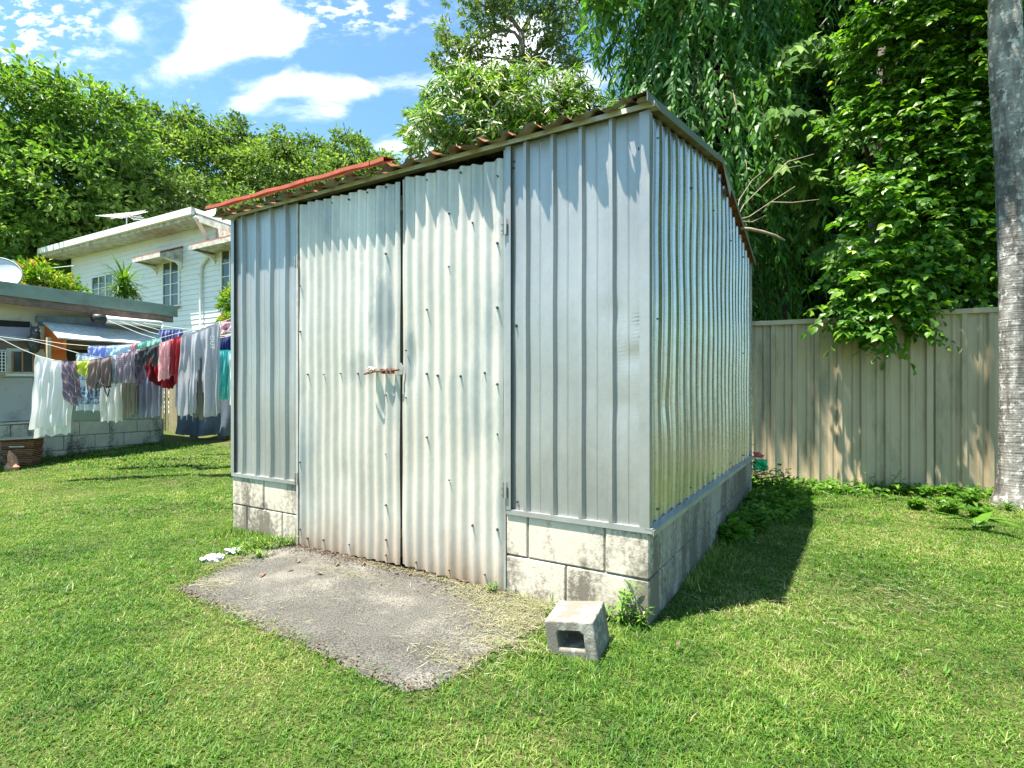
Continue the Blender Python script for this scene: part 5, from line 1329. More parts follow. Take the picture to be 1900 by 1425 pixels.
# ---- weeping tree behind the shed
Y = 8.4; wb = at(1300, 700, Y)
wt_ = empty('weeping_tree', (wb.x, Y, 0)); tag(wt_, 'tall weeping tree with long drooping glossy leaves hanging behind the shed gable', 'tree')
rg = rng_(60)
parts = []; tw = MB()
nt_ = 1150
th = rg.uniform(np.pi * .85, np.pi * 2.15, nt_); zt_ = rg.uniform(2.2, 9.3, nt_)
rad = (1.25 + .28 * np.sin(zt_ * 1.7) + .15 * np.sin(th * 3 + zt_)) * rg.uniform(.62, 1.08, nt_)
X0 = np.stack([rad * np.cos(th) * 1.12 - .02, rad * np.sin(th), zt_], 1)
Tl = rg.uniform(.5, 1.1, nt_); outd = np.stack([np.cos(th), np.sin(th), np.zeros(nt_)], 1)
nl = 22
for k in range(nl):
    f_ = (k + 1) / nl
    P = X0 + outd * (.22 * np.sin(f_ * 1.6))[..., None] * Tl[:, None] if False else X0 + outd * (.24 * math.sin(f_ * 1.6)) * Tl[:, None] + np.array([0, 0, -1.0]) * (f_ ** 1.1) * Tl[:, None]
    sgn = 1 if k % 2 else -1
    lat = np.stack([-np.sin(th + 1.1 * k), np.cos(th + 1.1 * k), np.zeros(nt_)], 1) * sgn
    A = lat * .55 + outd * .35 + np.array([0, 0, -1.0]) * rg.uniform(.5, 1.3, nt_)[:, None] + rg.normal(size=(nt_, 3)) * .2
    N = outd * .8 + np.array([0, 0, .6]) + rg.normal(size=(nt_, 3)) * .45
    L = rg.uniform(.12, .21, nt_)
    base_t = np.clip(.36 + .12 * np.sin(X0[:, 0] * 3 + zt_ * 1.3) + .22 * (X0[:, 0] < -1.0) + rg.normal(size=nt_) * .05, 0, 1)  # leaves on the left get a brighter tint, sunlight put into their colour
    young = (rg.random(nt_) < .05) * .35
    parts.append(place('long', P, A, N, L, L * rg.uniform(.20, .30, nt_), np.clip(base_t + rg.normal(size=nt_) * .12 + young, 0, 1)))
shade_lobes = []  # unseen leaf strips added on the sun's path to shade the fence
for t_ in np.arange(-.55, 2.7, .30):
    if .45 < t_ < 1.5: continue
    z_ = 5.5 + .5 * math.sin(t_ * 2.3); h_ = z_ - 1.30; shade_lobes.append((FE.o[0] + FE.c * t_ - .322 * h_ - wb.x, FE.o[1] + FE.s * t_ - .143 * h_ - Y, z_, .30, .10, .30))
for t_ in np.arange(.5, 1.5, .2):
    z_ = 5.4 + .3 * math.sin(t_ * 5); h_ = z_ - 1.52; shade_lobes.append((FE.o[0] + FE.c * t_ - .322 * h_ - wb.x, FE.o[1] + FE.s * t_ - .143 * h_ - Y, z_, .22, .05, .12))
parts.append(crown_parts(rg, shade_lobes[-5:], 60, 14, .07, .13, 'long', .26, .2, (.1, 1.05), tint=.45))
parts.append(crown_parts(rg, shade_lobes[:-5], 110, 16, .12, .15, 'long', .26, .2, (.1, 1.05), tint=.45))
parts.append(crown_parts(rg, [(-.2, -.3, 9.3, 1.2, 1.2, .9)], 120, 20, .3, .18, 'long', .26, .5, (.1, 1.05), tint=.45))
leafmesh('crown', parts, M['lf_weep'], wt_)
for k in range(0, nt_, 6):
    p = Vector(X0[k]); q = Vector(outd[k]); tw.tube([Vector((p.x * .2, p.y * .2, p.z + .3)), p, p + q * .2 * Tl[k] - Vector((0, 0, .45 * Tl[k])), p + q * .24 * Tl[k] - Vector((0, 0, Tl[k]))], [.012, .008, .005, .003], 4, False)
tw.build('hanging_twigs', M['twig'], wt_)
trunk_mesh('trunk', M['bark_dark'], wt_, (0, .1, -.2), (0, .1, 9.3), .17, .05, [], 61, .02)

# ---- broad leaved tree over the fence
bt = empty('broadleaf_tree', (4.6, 6.6, 0)); tag(bt, 'bright heart leaved tree spilling over the tan fence beside the palm trunk', 'tree')
rg = rng_(70)
def at2(px, py, Yd): p = at(px, py, Yd); return (p.x - 4.6, p.y - 6.6, p.z)
specs = [(1720, 40, 6.0, .85, .7, .75), (1800, 110, 5.9, .8, .7, .8), (1640, 120, 6.2, .55, .5, .5), (1760, 230, 5.9, .75, .6, .55), (1660, 235, 6.0, .45, .5, .35), (1800, 330, 5.9, .6, .5, .55), (1720, 350, 5.9, .55, .5, .5), (1640, 385, 5.8, .42, .4, .35), (1700, 450, 5.7, .55, .5, .40), (1790, 460, 5.8, .6, .5, .45),
         (1600, 500, 5.5, .35, .3, .24), (1660, 520, 5.45, .42, .25, .26), (1590, 560, 5.4, .27, .12, .18), (1645, 585, 5.32, .32, .12, .20), (1600, 612, 5.3, .18, .08, .12), (1570, 235, 6.3, .30, .4, .25), (1850, 400, 6.2, .5, .5, .9), (1880, 150, 6.2, .6, .5, .9)]
# branches of leaves: alternate sprays
SP = []; 
for (px, py, Yd, rx, ry, rz) in specs:
    c = at2(px, py, Yd); SP.append((*c, rx, ry, rz))
SPa = np.array(SP); wg = SPa[:, 3] * SPa[:, 5] + .03; wg /= wg.sum(); ns = 2500
idx = rg.choice(len(SPa), ns, p=wg); d = sphere(rg, ns); d[:, 1] = -abs(d[:, 1]) * .7 + .25 * d[:, 1]
S0 = SPa[idx, :3] + d * SPa[idx, 3:6] * (rg.uniform(.35, 1.0, ns) ** .5)[:, None]
sd_ = norm(d * np.array([1, .8, .25]) + rg.normal(size=(ns, 3)) * .4 + np.array([-.25, -.35, .05]))
parts = []; nl = 8; sl_ = rg.uniform(.22, .42, ns); tint = np.clip(.40 + rg.normal(size=ns) * .18, 0, 1)
for k in range(nl):
    f_ = (k + .5) / nl; P = S0 + sd_ * sl_[:, None] * f_; P[:, 2] -= .10 * f_ ** 2
    latd = norm(np.cross(sd_, np.tile([0, 0, 1.0], (ns, 1)))) * (1 if k % 2 else -1)
    A = latd * .8 + sd_ * .5 + np.array([0, -.1, -.55]) + rg.normal(size=(ns, 3)) * .22
    N = np.tile([0, -.35, 1.0], (ns, 1)) + rg.normal(size=(ns, 3)) * .35
    L = rg.uniform(.07, .125, ns) * (1.1 - .35 * f_)
    parts.append(place('heart', P, A, N, L, L * .68, np.clip(tint + .22 * (f_ - .4) + rg.normal(size=ns) * .10, 0, 1)))
leafmesh('crown', parts, M['lf_broad'], bt)
tm = MB(); tm.tube([(0, .2, -.2), (0, .15, 1.5), (-.1, 0, 3.2), (-.1, -.1, 5.2)], [.14, .12, .09, .04], 10)
for s_ in SP: tm.tube([(-.05, .05, max(.9, s_[2] - .6)), (s_[0] * .55, s_[1] * .55, s_[2] - .1), (s_[0], s_[1], s_[2])], [.035, .022, .008], 6)
for k in range(0, ns, 4): tm.tube([S0[k], S0[k] + sd_[k] * sl_[k] - np.array([0, 0, .08])], [.004, .002], 4, False)
tm.build('trunk', M['bark_dark'], bt, True)

# ---- fishtail palm
fp = empty('fishtail_palm', (3.95, 7.2, 0)); tag(fp, 'fishtail palm with ragged fan shaped leaflets between the weeping tree and the broad leaved tree', 'palm')
rg = rng_(80)
def fpt(px, py, Yd): p = at(px, py, Yd); return Vector((p.x - 3.95, p.y - 7.2, p.z))
fr_ = MB(); parts = []
fronds = [((1560, 250, 7.4), (1370, 130, 7.0), (1460, 120, 7.0)), ((1560, 260, 7.4), (1560, 190, 6.8), (1630, 270, 6.6)), ((1560, 300, 7.3), (1500, 180, 6.8), (1430, 200, 6.7)), ((1580, 260, 7.3), (1640, 230, 6.7), (1700, 310, 6.6)),
          ((1560, 330, 7.3), (1590, 260, 6.7), (1620, 340, 6.5)), ((1540, 420, 7.3), (1500, 290, 6.8), (1440, 290, 6.7)), ((1560, 480, 7.3), (1540, 400, 6.7), (1570, 480, 6.5)), ((1600, 330, 7.5), (1700, 160, 7.0), (1780, 260, 7.0)), ((1600, 100, 7.5), (1540, 40, 7.2), (1450, 90, 7.0)), ((1600, 430, 7.3), (1660, 380, 6.7), (1700, 450, 6.6))]
for fi, (a_, b_, c_) in enumerate(fronds):
    Pl, Al, Nl, Ll, Rl = [], [], [], [], []; fo_ = MB()
    a_, b_, c_ = fpt(*a_), fpt(*b_), fpt(*c_); pts = []
    for i in range(15):
        t_ = i / 14; pts.append(a_ * (1 - t_) ** 2 + b_ * 2 * t_ * (1 - t_) + c_ * t_ ** 2)
    fo_.tube(pts, [.014 * (1 - .7 * i / 14) for i in range(15)], 5, False)
    for i in range(2, 15):
        t_dir = (pts[i] - pts[i - 1]).normalized(); lat = t_dir.cross(Vector((0, 0, 1))).normalized()
        for s_ in (-1, 1):
            for q in range(2):
                A = lat * s_ * rg.uniform(.3, .8) + t_dir * .5 + Vector((0, -.15, -rg.uniform(.4, 1.1)))
                Pl.append(pts[i] + lat * s_ * q * .10 + Vector((0, 0, -q * .06))); Al.append(A); Nl.append(Vector((rg.normal() * .4, -.8, .7 + rg.normal() * .3))); Ll.append(rg.uniform(.20, .38)); Rl.append(rg.random())
    Ll = np.array(Ll)
    fr1 = leafmesh('frond', [place('fish', np.array(Pl, dtype=float), np.array(Al, dtype=float), np.array(Nl, dtype=float), Ll, Ll * .62, np.array(Rl))], M['lf_fish'], fp)
    fo_.build('stalk', M['lf_fish'], fr1)
fr_.tube([(.1, .9, -.1), (.1, .7, 2.6), (.05, .3, 4.4)], [.06, .05, .035], 8); fr_.build('trunk', M['bark_dark'], fp, True)

# ---- dark trees closing the view behind
def darktree(label, px, Y, spec, n_clump, per, seed, size=.22):
    b_ = at(px, 700, Y)
    return tree('evergreen_tree', label, (b_.x, Y, 0), lob(spec, Y, b_.x, Y, 0), M['lf_dark'], int(n_clump * 1.6), per, .40, size, .16, 'dark evergreens closing the view beyond the fence', seed=seed, bark=M['bark_dark'], droop=.4, tmpl='leaf', aspect=.4, shell=(.3, 1.1))
darktree('dark evergreen directly behind the weeping tree', 1290, 10.6, [(1290, 60, 110, 0, 1.2), (1240, 240, 90, 0, 1.2), (1340, 240, 100, 0, 1.2), (1300, 420, 110, 0, 1.2), (1420, 400, 90, 0, 1.2), (1400, 90, 90, 0, 1.2), (1380, 560, 90, 0, 1.2), (1300, 600, 90, 0, 1.2)], 620, 30, 91)
darktree('dark evergreen filling the hollow between the fishtail palm and the fence', 1540, 9.6, [(1540, 60, 120, 0, 1.2), (1520, 230, 110, 0, 1.2), (1600, 350, 110, 0, 1.2), (1500, 420, 100, 0, 1.2), (1560, 540, 100, 0, 1.0), (1480, 580, 80, 0, 1.0), (1640, 200, 110, .3, 1.2), (1500, -120, 150, 0, 1.4)], 760, 30, 92)
darktree('dark evergreen behind the heart leaved tree and palm trunk', 1780, 9.4, [(1780, 60, 130, 0, 1.2), (1760, 250, 120, 0, 1.2), (1840, 380, 120, 0, 1.2), (1700, 420, 110, 0, 1.2), (1740, 560, 110, 0, 1.0), (1900, 150, 130, 0, 1.2), (1960, 420, 130, 0, 1.2), (1850, 560, 110, 0, 1.0), (1760, -140, 180, 0, 1.4)], 820, 30, 93)

darktree('added dark evergreen just outside the right edge of the view beyond the palm', 2250, 8.6, [(2250, 100, 200, 0, 1.5), (2200, -180, 200, 0, 1.5), (2450, -150, 200, 0, 1.5), (2150, 350, 170, 0, 1.3), (2350, 350, 170, 0, 1.3), (2200, 560, 150, 0, 1.2), (2400, 560, 150, 0, 1.2)], 620, 30, 94)  # unseen tree added to darken what the shed's side wall reflects
darktree('added dark evergreen far outside the right edge beyond the end of the fence', 2900, 7.6, [(2900, 100, 260, 0, 1.5), (2800, -220, 240, 0, 1.5), (3100, -200, 240, 0, 1.5), (2750, 350, 230, 0, 1.3), (3100, 350, 230, 0, 1.3), (2850, 560, 200, 0, 1.2), (3200, 560, 200, 0, 1.2)], 620, 30, 96)  # second unseen tree, added for the same dark reflection
# ---- palm with lichen trunk at the right edge
pl = empty('palm_tree', (4.43, 4.72, 0)); tag(pl, 'palm with a lichen spotted ringed grey trunk at the right edge before the fence', 'palm')
pm = MB(); P = []; Rr = []
for i in range(120):
    z = -.1 + 6.8 * i / 119; f_ = z / 6.7
    r_ = .104 + .002 * math.sin(z * 40) + .07 * math.exp(-max(z, 0) / .16) + .012 * math.exp(-((z - 3.9) / .6) ** 2) * 1.3
    P.append((.0 - .030 * f_ * 2 + .02 * math.sin(z * 1.1) - .015 * max(0, z - 3), 0, z)); Rr.append(r_)
pm.tube(P, Rr, 28); pm.build('trunk', M['palm'], pl, True)
rg = rng_(95); Pl, Al, Nl, Ll = [], [], [], []; fm = MB(); top = Vector(P[-1])
for k in range(9):
    a_ = k * 2.399; d_ = Vector((math.cos(a_), math.sin(a_), 0)); L = 2.1; pts = []
    up = .9 - .07 * k
    for i in range(14):
        t_ = i / 13; pts.append(top + d_ * L * t_ * (1 - .15 * t_) + Vector((0, 0, up * t_ * 1.2 - 1.6 * t_ * t_)))
    fm.tube(pts, [.03 * (1 - .85 * i / 13) for i in range(14)], 5, False)
    for i in range(2, 14):
        td = (pts[i] - pts[i - 1]).normalized(); lat = td.cross(Vector((0, 0, 1))).normalized()
        for s_ in (-1, 1):
            for q in range(3):
                Pl.append(pts[i] + td * q * .05); Al.append(lat * s_ * .9 + td * .45 + Vector((0, 0, -.4 + rg.normal() * .1))); Nl.append(Vector((rg.normal() * .2, rg.normal() * .2, 1))); Ll.append(.55 * math.sin(math.pi * (.15 + .8 * i / 14)))
Ll = np.array(Ll)
fronds_o = leafmesh('fronds', [place('long', np.array(Pl, dtype=float), np.array(Al, dtype=float), np.array(Nl, dtype=float), Ll, Ll * .075, rg.random(len(Ll)) * .7)], M['lf_dark'], pl)
fm.build('frond_stalks', M['lf_dark'], pl)

# ---- dead branch resting on the gable
br = MB(); Yb = 4.25
def bp(px, py, Y=4.4): return at(px, py, Y)
br.tube([bp(1374, 424), bp(1392, 425), bp(1415, 430), bp(1438, 437), bp(1456, 446)], [.013, .014, .013, .011, .007], 8)
for pts in [[(1368, 404), (1380, 380), (1410, 350), (1440, 322), (1460, 312), (1490, 306)], [(1366, 402), (1372, 370), (1395, 335), (1418, 316)], [(1368, 408), (1390, 402), (1430, 375), (1475, 346)], [(1368, 410), (1395, 412), (1420, 400)], [(1440, 322), (1462, 300), (1510, 286)], [(1430, 375), (1470, 376), (1520, 370)], [(1372, 400), (1366, 412), (1372, 425)]]:
    n_ = len(pts); br.tube([bp(px, py, 4.4 + .05 * i) for i, (px, py) in enumerate(pts)], [.005 * (1 - .7 * i / n_) for i in range(n_)], 5)
tag(br.build('dead_branch', M['twig'], None, True), 'bare forked dead branch caught on the rear slope of the shed gable', 'branch')

# ------------------------------------------------------------------ weeds
def weed(name, label, x, y, h, ns, L, Wd, seed, spread=.5, nleaf=12, mat='lf_weed', cat='weed', tint=.5, tmpl='long', group='weeds'):
    rg = rng_(seed); g0 = float(gz(x, y)); root = empty(name, (x, y, g0)); tag(root, label, cat, group)
    m = MB(); Pl, Al, Nl = [], [], []
    for s_ in range(ns):
        a_ = rg.random() * 6.28; ln = rg.uniform(.1, 1) * spread * h; d_ = Vector((math.cos(a_), math.sin(a_), 0)); hh = h * rg.uniform(.6, 1.0); pts = []
        b0 = d_ * rg.uniform(0, .25) * h * spread
        for i in range(7):
            t_ = i / 6; pts.append(b0 + d_ * ln * t_ ** 1.5 + Vector((0, 0, hh * t_)))
        m.tube(pts, [.0026 * (1 - .7 * i / 6) for i in range(7)], 5, False)
        for k in range(nleaf):
            t_ = .12 + .88 * k / nleaf; i = min(5, int(t_ * 6)); p = pts[i].lerp(pts[i + 1], t_ * 6 - i); b_ = k * 2.4 + rg.random()
            Pl.append(p); Al.append(Vector((math.cos(b_), math.sin(b_), rg.uniform(-.1, .8)))); Nl.append(Vector((-math.cos(b_) * .3, -math.sin(b_) * .3, 1)))
    n_ = len(Pl); Ls = L * rg.uniform(.55, 1.15, n_)
    leafmesh('leaves', [place(tmpl, np.array(Pl, dtype=float), np.array(Al, dtype=float), np.array(Nl, dtype=float), Ls, Ls * Wd, np.clip(tint + rg.normal(size=n_) * .18, 0, 1))], M[mat], root)
    m.build('stem', M['lf_weed'], root)
    return root
def gp(px, py): d = F / (py - HZ); return ((px - 950) / F * d, d)      # point of the flat lawn under a photo pixel
x, y = gp(1150, 1158); weed('leafy_weed', 'tallest leafy weed against the bright front blocks at the shed corner', x, y, .22, 4, .055, .2, 201, .35, 20)
x, y = gp(1185, 1160); weed('leafy_weed', 'bushy low weed at the foot of the shed corner', x, y, .11, 6, .05, .2, 202, .8, 10)
x, y = gp(1125, 1150); weed('leafy_weed', 'small weed between the loose block and the front blocks', x, y, .11, 4, .05, .22, 203, .6, 9)
x, y = gp(1085, 1120); weed('leafy_weed', 'thin upright weed behind the loose block', x, y, .15, 4, .07, .12, 204, .3, 5, tint=.6)
x, y = gp(742, 1040); weed('creeping_weed', 'green creeper climbing the joint between the two shed doors', x + .01, y - .05, .32, 4, .03, .5, 205, .06, 26, tint=.45)
x, y = gp(915, 1095); weed('leafy_weed', 'small green sprig at the foot of the right shed door', x, y - .05, .07, 5, .03, .3, 206, .7, 8)
for i, (px, py, h) in enumerate([(470, 1016, .10), (505, 1020, .11), (530, 1015, .10), (450, 1028, .09), (490, 1034, .08)]):
    x, y = gp(px, py); weed('leafy_weed', ['weed nearest the left corner block and white plastic', 'pale weed under the left front blocks', 'weed tuft beside the left jamb of the doors', 'low weed just above the white plastic litter', 'weed on the upper left edge of the concrete pad'][i], x, y - .03, h, 8, .045, .16, 210 + i, 1.0, 8, tint=.6)
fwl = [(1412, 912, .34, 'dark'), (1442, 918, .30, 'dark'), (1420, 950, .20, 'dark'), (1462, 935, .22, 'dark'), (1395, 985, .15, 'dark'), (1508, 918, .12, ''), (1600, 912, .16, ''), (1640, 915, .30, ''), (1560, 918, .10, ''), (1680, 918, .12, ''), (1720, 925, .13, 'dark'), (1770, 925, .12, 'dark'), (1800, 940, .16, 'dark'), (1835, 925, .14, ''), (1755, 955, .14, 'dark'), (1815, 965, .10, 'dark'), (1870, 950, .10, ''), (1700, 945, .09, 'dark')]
fwn = ['tallest dark vine clump at the rear corner of the shed', 'dark weed in front of the fence right of the vine clump', 'dark weed beside the rear block wall', 'shaded weed at the edge of the sunlit grass', 'small shaded weed hugging the rear block wall', 'round leaved weed at the left end of the sunlit fence foot', 'short sunlit weed below the middle of the fence', 'tall thin stalked weed against the sunlit fence patch', 'short weed left of the sunlit fence patch', 'short weed right of the tall stalk', 'shaded weed below the fence joint', 'shaded weed midway between fence joint and palm', 'broad dark weed left of the palm base', 'bright weed touching the palm base', 'large leaved shaded weed in front of the right fence sheets', 'low shaded weed in front of the palm', 'small weed right before the palm roots', 'low dark weed near the fence joint']
for i, (px, py, h, kd) in enumerate(fwl):
    d = 6.0
    x, y = gp(px, py)
    fy = None
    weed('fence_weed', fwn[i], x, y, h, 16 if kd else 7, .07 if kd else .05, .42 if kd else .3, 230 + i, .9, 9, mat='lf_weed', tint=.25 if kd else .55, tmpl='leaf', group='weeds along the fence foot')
x, y = gp(1810, 985); weed('fence_weed', 'seedling with one long broad leaf in the shade before the palm', x, y, .14, 3, .24, .3, 260, .9, 3, tint=.35, group='weeds along the fence foot')
for i, (px, py) in enumerate([(10, 868), (92, 848), (345, 822), (425, 826)]):
    d = [6.7, 7.3, 8.9, 8.7][i]; p = at(px, py, d); weed('thin_weed', ['thin bare stalks left of the wicker basket', 'dry forked stalks right of the wicker basket', 'grassy sprig near the pale palings', 'leafy sprig at the far foot of the shed wall'][i], p.x, d, .22, 4, .08, .08, 270 + i, .6, 3, tint=.8)

# plastic litter
def crumple(name, label, cat, loc, r_, mat, seed, flat=.5):
    rg = rng_(seed); nU, nV = 26, 14; V = []; 
    ph = rg.random((6, 3)) * 6.28; fr = rg.uniform(1.5, 6, (6, 3))
    for j in range(nV + 1):
        for i in range(nU):
            th_, fi = 2 * math.pi * i / nU, math.pi * j / nV; d_ = np.array([math.cos(th_) * math.sin(fi), math.sin(th_) * math.sin(fi), math.cos(fi)])
            q = 1 + .30 * sum(math.sin((fr[k] * d_).sum() + ph[k][0]) for k in range(6)) / 2.2 + rg.normal() * .16
            V.append(d_ * r_ * q * np.array([1.3, 1, flat]))
    Fq = [(j * nU + i, j * nU + (i + 1) % nU, (j + 1) * nU + (i + 1) % nU, (j + 1) * nU + i) for j in range(nV) for i in range(nU)]
    o = link_mesh(name, np_mesh(name, np.array(V), np.array(Fq)), mat, None, False); o.location = loc; return tag(o, label, cat)
x, y = gp(398, 1040); crumple('plastic_bag', 'larger crumpled white plastic scrap on the grass left of the concrete pad', 'plastic litter', (x, y, .018), .045, M['plastic_white'], 301, .45)
x, y = gp(425, 1027); crumple('plastic_bag', 'smaller crumpled white plastic scrap nearer the shed', 'plastic litter', (x + .03, y, .018), .036, M['plastic_white'], 302, .4)
p = at(1411, 862, 4.92); crumple('plastic_bag', 'green plastic bag caught in the vine at the rear corner of the shed', 'plastic litter', tuple(p), .045, M['plastic_green'], 303, 1.1)
p = at(1407, 844, 4.95); crumple('plastic_scrap', 'pink plastic scrap above the green bag at the rear shed corner', 'plastic litter', tuple(p), .028, M['plastic_pink'], 304, .8)
# fallen leaves
dl = [(487, 1068, 28, 'long'), (545, 1062, 15, 'long'), (552, 1050, 20, 'leaf'), (623, 1056, 24, 'leaf'), (670, 1055, 22, 'leaf'), (600, 1072, 20, 'leaf'), (905, 1085, 16, 'leaf'), (360, 1115, 12, 'leaf'), (850, 1085, 20, 'leaf'), (758, 1073, 14, 'leaf'), (730, 1070, 14, 'leaf'), (895, 1170, 18, 'leaf'), (1255, 1218, 20, 'leaf')]
for i, (px, py, s_, tm_) in enumerate(dl):
    x, y = gp(px, py); rg = rng_(320 + i); n_ = 1
    a_ = rg.random() * 6.28
    L = s_ / F * y * .9
    me_parts = place(tm_, np.zeros((1, 3)), np.array([[math.cos(a_), math.sin(a_), .25]]), np.array([[.2, .1, 1.0]]), np.array([L]), np.array([L * .45]), np.array([rg.random()]))
    o = leafmesh('dead_leaf', [me_parts], M['dead'], None); o.location = (x, y, .017 if py < 1200 else .04)
    so2 = o.modifiers.new('thick', 'SOLIDIFY'); so2.thickness = .0008
    tag(o, ['long dark curled leaf near the top left of the concrete pad', 'small curled leaf beside the long dark one', 'upright brown leaf below the left shed door', 'brown leaf beneath the middle of the left shed door', 'pinkish pale leaf below the door joint', 'leaf lying mid pad left of the clippings', 'reddish leaf at the foot of the right shed door', 'red brown chip at the far left corner of the concrete pad', 'leaf among clippings below the right shed door', 'tiny leaf just right of the door joint', 'tiny leaf just left of the door joint', 'long dry leaf on the right edge of the pad', 'dark dry leaf in the lawn right of the loose block'][i], 'dead leaf', 'fallen leaves')

# ------------------------------------------------------------------ grass
def loc_(fr, x, y): X, Y_ = x - fr.o[0], y - fr.o[1]; return fr.c * X + fr.s * Y_, -fr.s * X + fr.c * Y_
def allowed(x, y, pad=0.0, rg=None):
    sx, sy = loc_(SH, x, y); ok = ~((sx > -W - .005) & (sx < .005) & (sy > -.0) & (sy < D + .01))
    ok &= ~((sx > XJ) & (sx < XR) & (sy > -.04) & (sy < .1))
    lx_, ly_ = loc_(LB, x, y); ok &= ~((lx_ < .03) & (ly_ > -.03))
    fx, fy = loc_(FE, x, y); ok &= fy < -.03
    ok &= (np.hypot(x - 4.43, y - 4.72) > .16) & (np.hypot(x - .262, y - 2.10) > .10)
    return ok
def slabdist(x, y):
    """signed: >0 inside the pad"""
    d = np.full(x.shape, 9.0)
    for i in range(len(SLAB)):
        x0, y0 = SLAB[i]; x1, y1 = SLAB[(i + 1) % len(SLAB)]; L2 = (x1 - x0) ** 2 + (y1 - y0) ** 2
        t_ = np.clip(((x - x0) * (x1 - x0) + (y - y0) * (y1 - y0)) / L2, 0, 1); d = np.minimum(d, np.hypot(x - x0 - t_ * (x1 - x0), y - y0 - t_ * (y1 - y0)))
    return np.where(inpoly(x, y, SLAB), d, -d)
rg = rng_(400); parts = []
def vnoise(x, y, f, s=0):
    return (np.sin(x * f + 1.3 * np.sin(y * f * .7 + s) + s) + np.sin(y * f * 1.1 + 1.7 * np.sin(x * f * .6 + 2 * s) + 2.1 * s) + np.sin((x + y) * f * .8 + s * 3)) / 3
def blades(x0, x1, y0, y1, dens, hL, wL, seed, filt=None):
    rg = rng_(seed); n = int((x1 - x0) * (y1 - y0) * dens); x = rg.uniform(x0, x1, n); y = rg.uniform(y0, y1, n)
    nc_ = max(1, n // 14); cx_ = rg.uniform(x0, x1, nc_); cy_ = rg.uniform(y0, y1, nc_); k_ = rg.integers(0, nc_, n); cl_m = rg.random(n) < .55
    x = np.where(cl_m, cx_[k_] + rg.normal(size=n) * .013, x); y = np.where(cl_m, cy_[k_] + rg.normal(size=n) * .013, y)
    ok = allowed(x, y) & (np.abs(x) < 1.18 * y + .5)
    if filt is not None: ok &= filt(x, y)
    sd = slabdist(x, y); edge = .04 + .065 * vnoise(x, y, 7, 2) + .03 * vnoise(x, y, 33, 5) 
    ok &= (sd < edge * .8)
    x, y = x[ok], y[ok]; n = len(x)
    big = 1 + .35 * vnoise(x, y, 2.3, 1) + .2 * vnoise(x, y, 8, 4)
    lw = loc_(SH, x, y); near_wall = np.exp(-np.abs(lw[0] - .05) / .10) * ((lw[1] > .9) & (lw[0] > 0)) * .5 - .55 * np.exp(-np.hypot(np.maximum(lw[0], 0) + np.maximum(-lw[0] - .8, 0), np.maximum(-lw[1], 0) + np.maximum(lw[1] - .6, 0)) / .10)
    h = hL * rg.uniform(.5, 1.25, n) * np.clip(big, .45, 1.6) * (1 + near_wall)
    az = rg.random(n) * 6.283; lean = rg.uniform(.15, 1.3, n)
    A = np.stack([np.cos(az) * lean, np.sin(az) * lean, np.ones(n)], 1)
    N = np.stack([-np.cos(az), -np.sin(az), lean * .5 + .2], 1) + rg.normal(size=(n, 3)) * .2
    P = np.stack([x, y, gz(x, y) - .004], 1)
    rn = np.clip(.36 + rg.normal(size=n) * .20, 0, 1)
    v, f_, r_ = place('blade', P, A, N, h, np.full(n, wL) * rg.uniform(.7, 1.3, n), rn)
    # bend the tips over
    k = len(T['blade'][0]); v = v.reshape(-1, k, 3); v[:, 4, 2] -= h * .22; v[:, 4, 0] += np.cos(az) * h * .25; v[:, 4, 1] += np.sin(az) * h * .25
    return v.reshape(-1, 3), f_, r_
parts.append(blades(-3.2, 3.2, 1.15, 2.4, 24000, .028, .0030, 401))
parts.append(blades(-4.6, 4.6, 2.4, 4.2, 13000, .030, .0038, 402))
parts.append(blades(-8, 5.5, 4.2, 6.6, 5000, .034, .0060, 403))
parts.append(blades(-10, 1.0, 6.6, 12, 1600, .045, .011, 404))
# longer growth against the walls and pad
def tufts(n, seed):
    rg = rng_(seed); cx_ = rg.uniform(-4, 4, n); cy_ = rg.uniform(1.4, 5.5, n); x = np.repeat(cx_, 14) + rg.normal(size=n * 14) * .02; y = np.repeat(cy_, 14) + rg.normal(size=n * 14) * .02
    ok = allowed(x, y) & (slabdist(x, y) < 0); x, y = x[ok], y[ok]; m = len(x); az = rg.random(m) * 6.283; ln = rg.uniform(.3, 1.5, m)
    A = np.stack([np.cos(az) * ln, np.sin(az) * ln, np.ones(m)], 1); N = np.stack([-np.cos(az), -np.sin(az), ln], 1)
    return place('long', np.stack([x, y, gz(x, y)], 1), A, N, rg.uniform(.025, .06, m), rg.uniform(.003, .006, m), np.clip(rg.normal(size=m) * .2 + .3, 0, 1))
parts.append(tufts(700, 431))
gr = leafmesh('grass', parts, M['grass'], None); tag(gr, 'short green lawn with straw coloured patches', kind='stuff')

# taller unmown fringe along the side wall and fence
rg = rng_(410); fx = []; 
n = 2300; s_ = rg.uniform(.5, D, n); off = rg.exponential(.05, n) + .01
wx = .591 + .522 * s_ + .853 * off; wy = 2.3 + .853 * s_ - .522 * off
n2 = 3600; t_ = rg.uniform(-.3, 2.6, n2); o2 = -rg.exponential(.08, n2) - .05; fxx = 2.63 + .935 * t_ - .355 * o2 * -1 * -1; 
fwx = FE.o[0] + FE.c * t_ - FE.s * o2; fwy = FE.o[1] + FE.s * t_ + FE.c * o2
n3 = 120; s3 = rg.uniform(XR, 0, n3); o3 = -rg.exponential(.03, n3) - .008; px3 = SH.o[0] + SH.c * s3 - SH.s * o3; py3 = SH.o[1] + SH.s * s3 + SH.c * o3
n4 = 700; s4 = rg.uniform(XL, XJ, n4); o4 = -rg.exponential(.06, n4) - .01; px4 = SH.o[0] + SH.c * s4 - SH.s * o4; py4 = SH.o[1] + SH.s * s4 + SH.c * o4
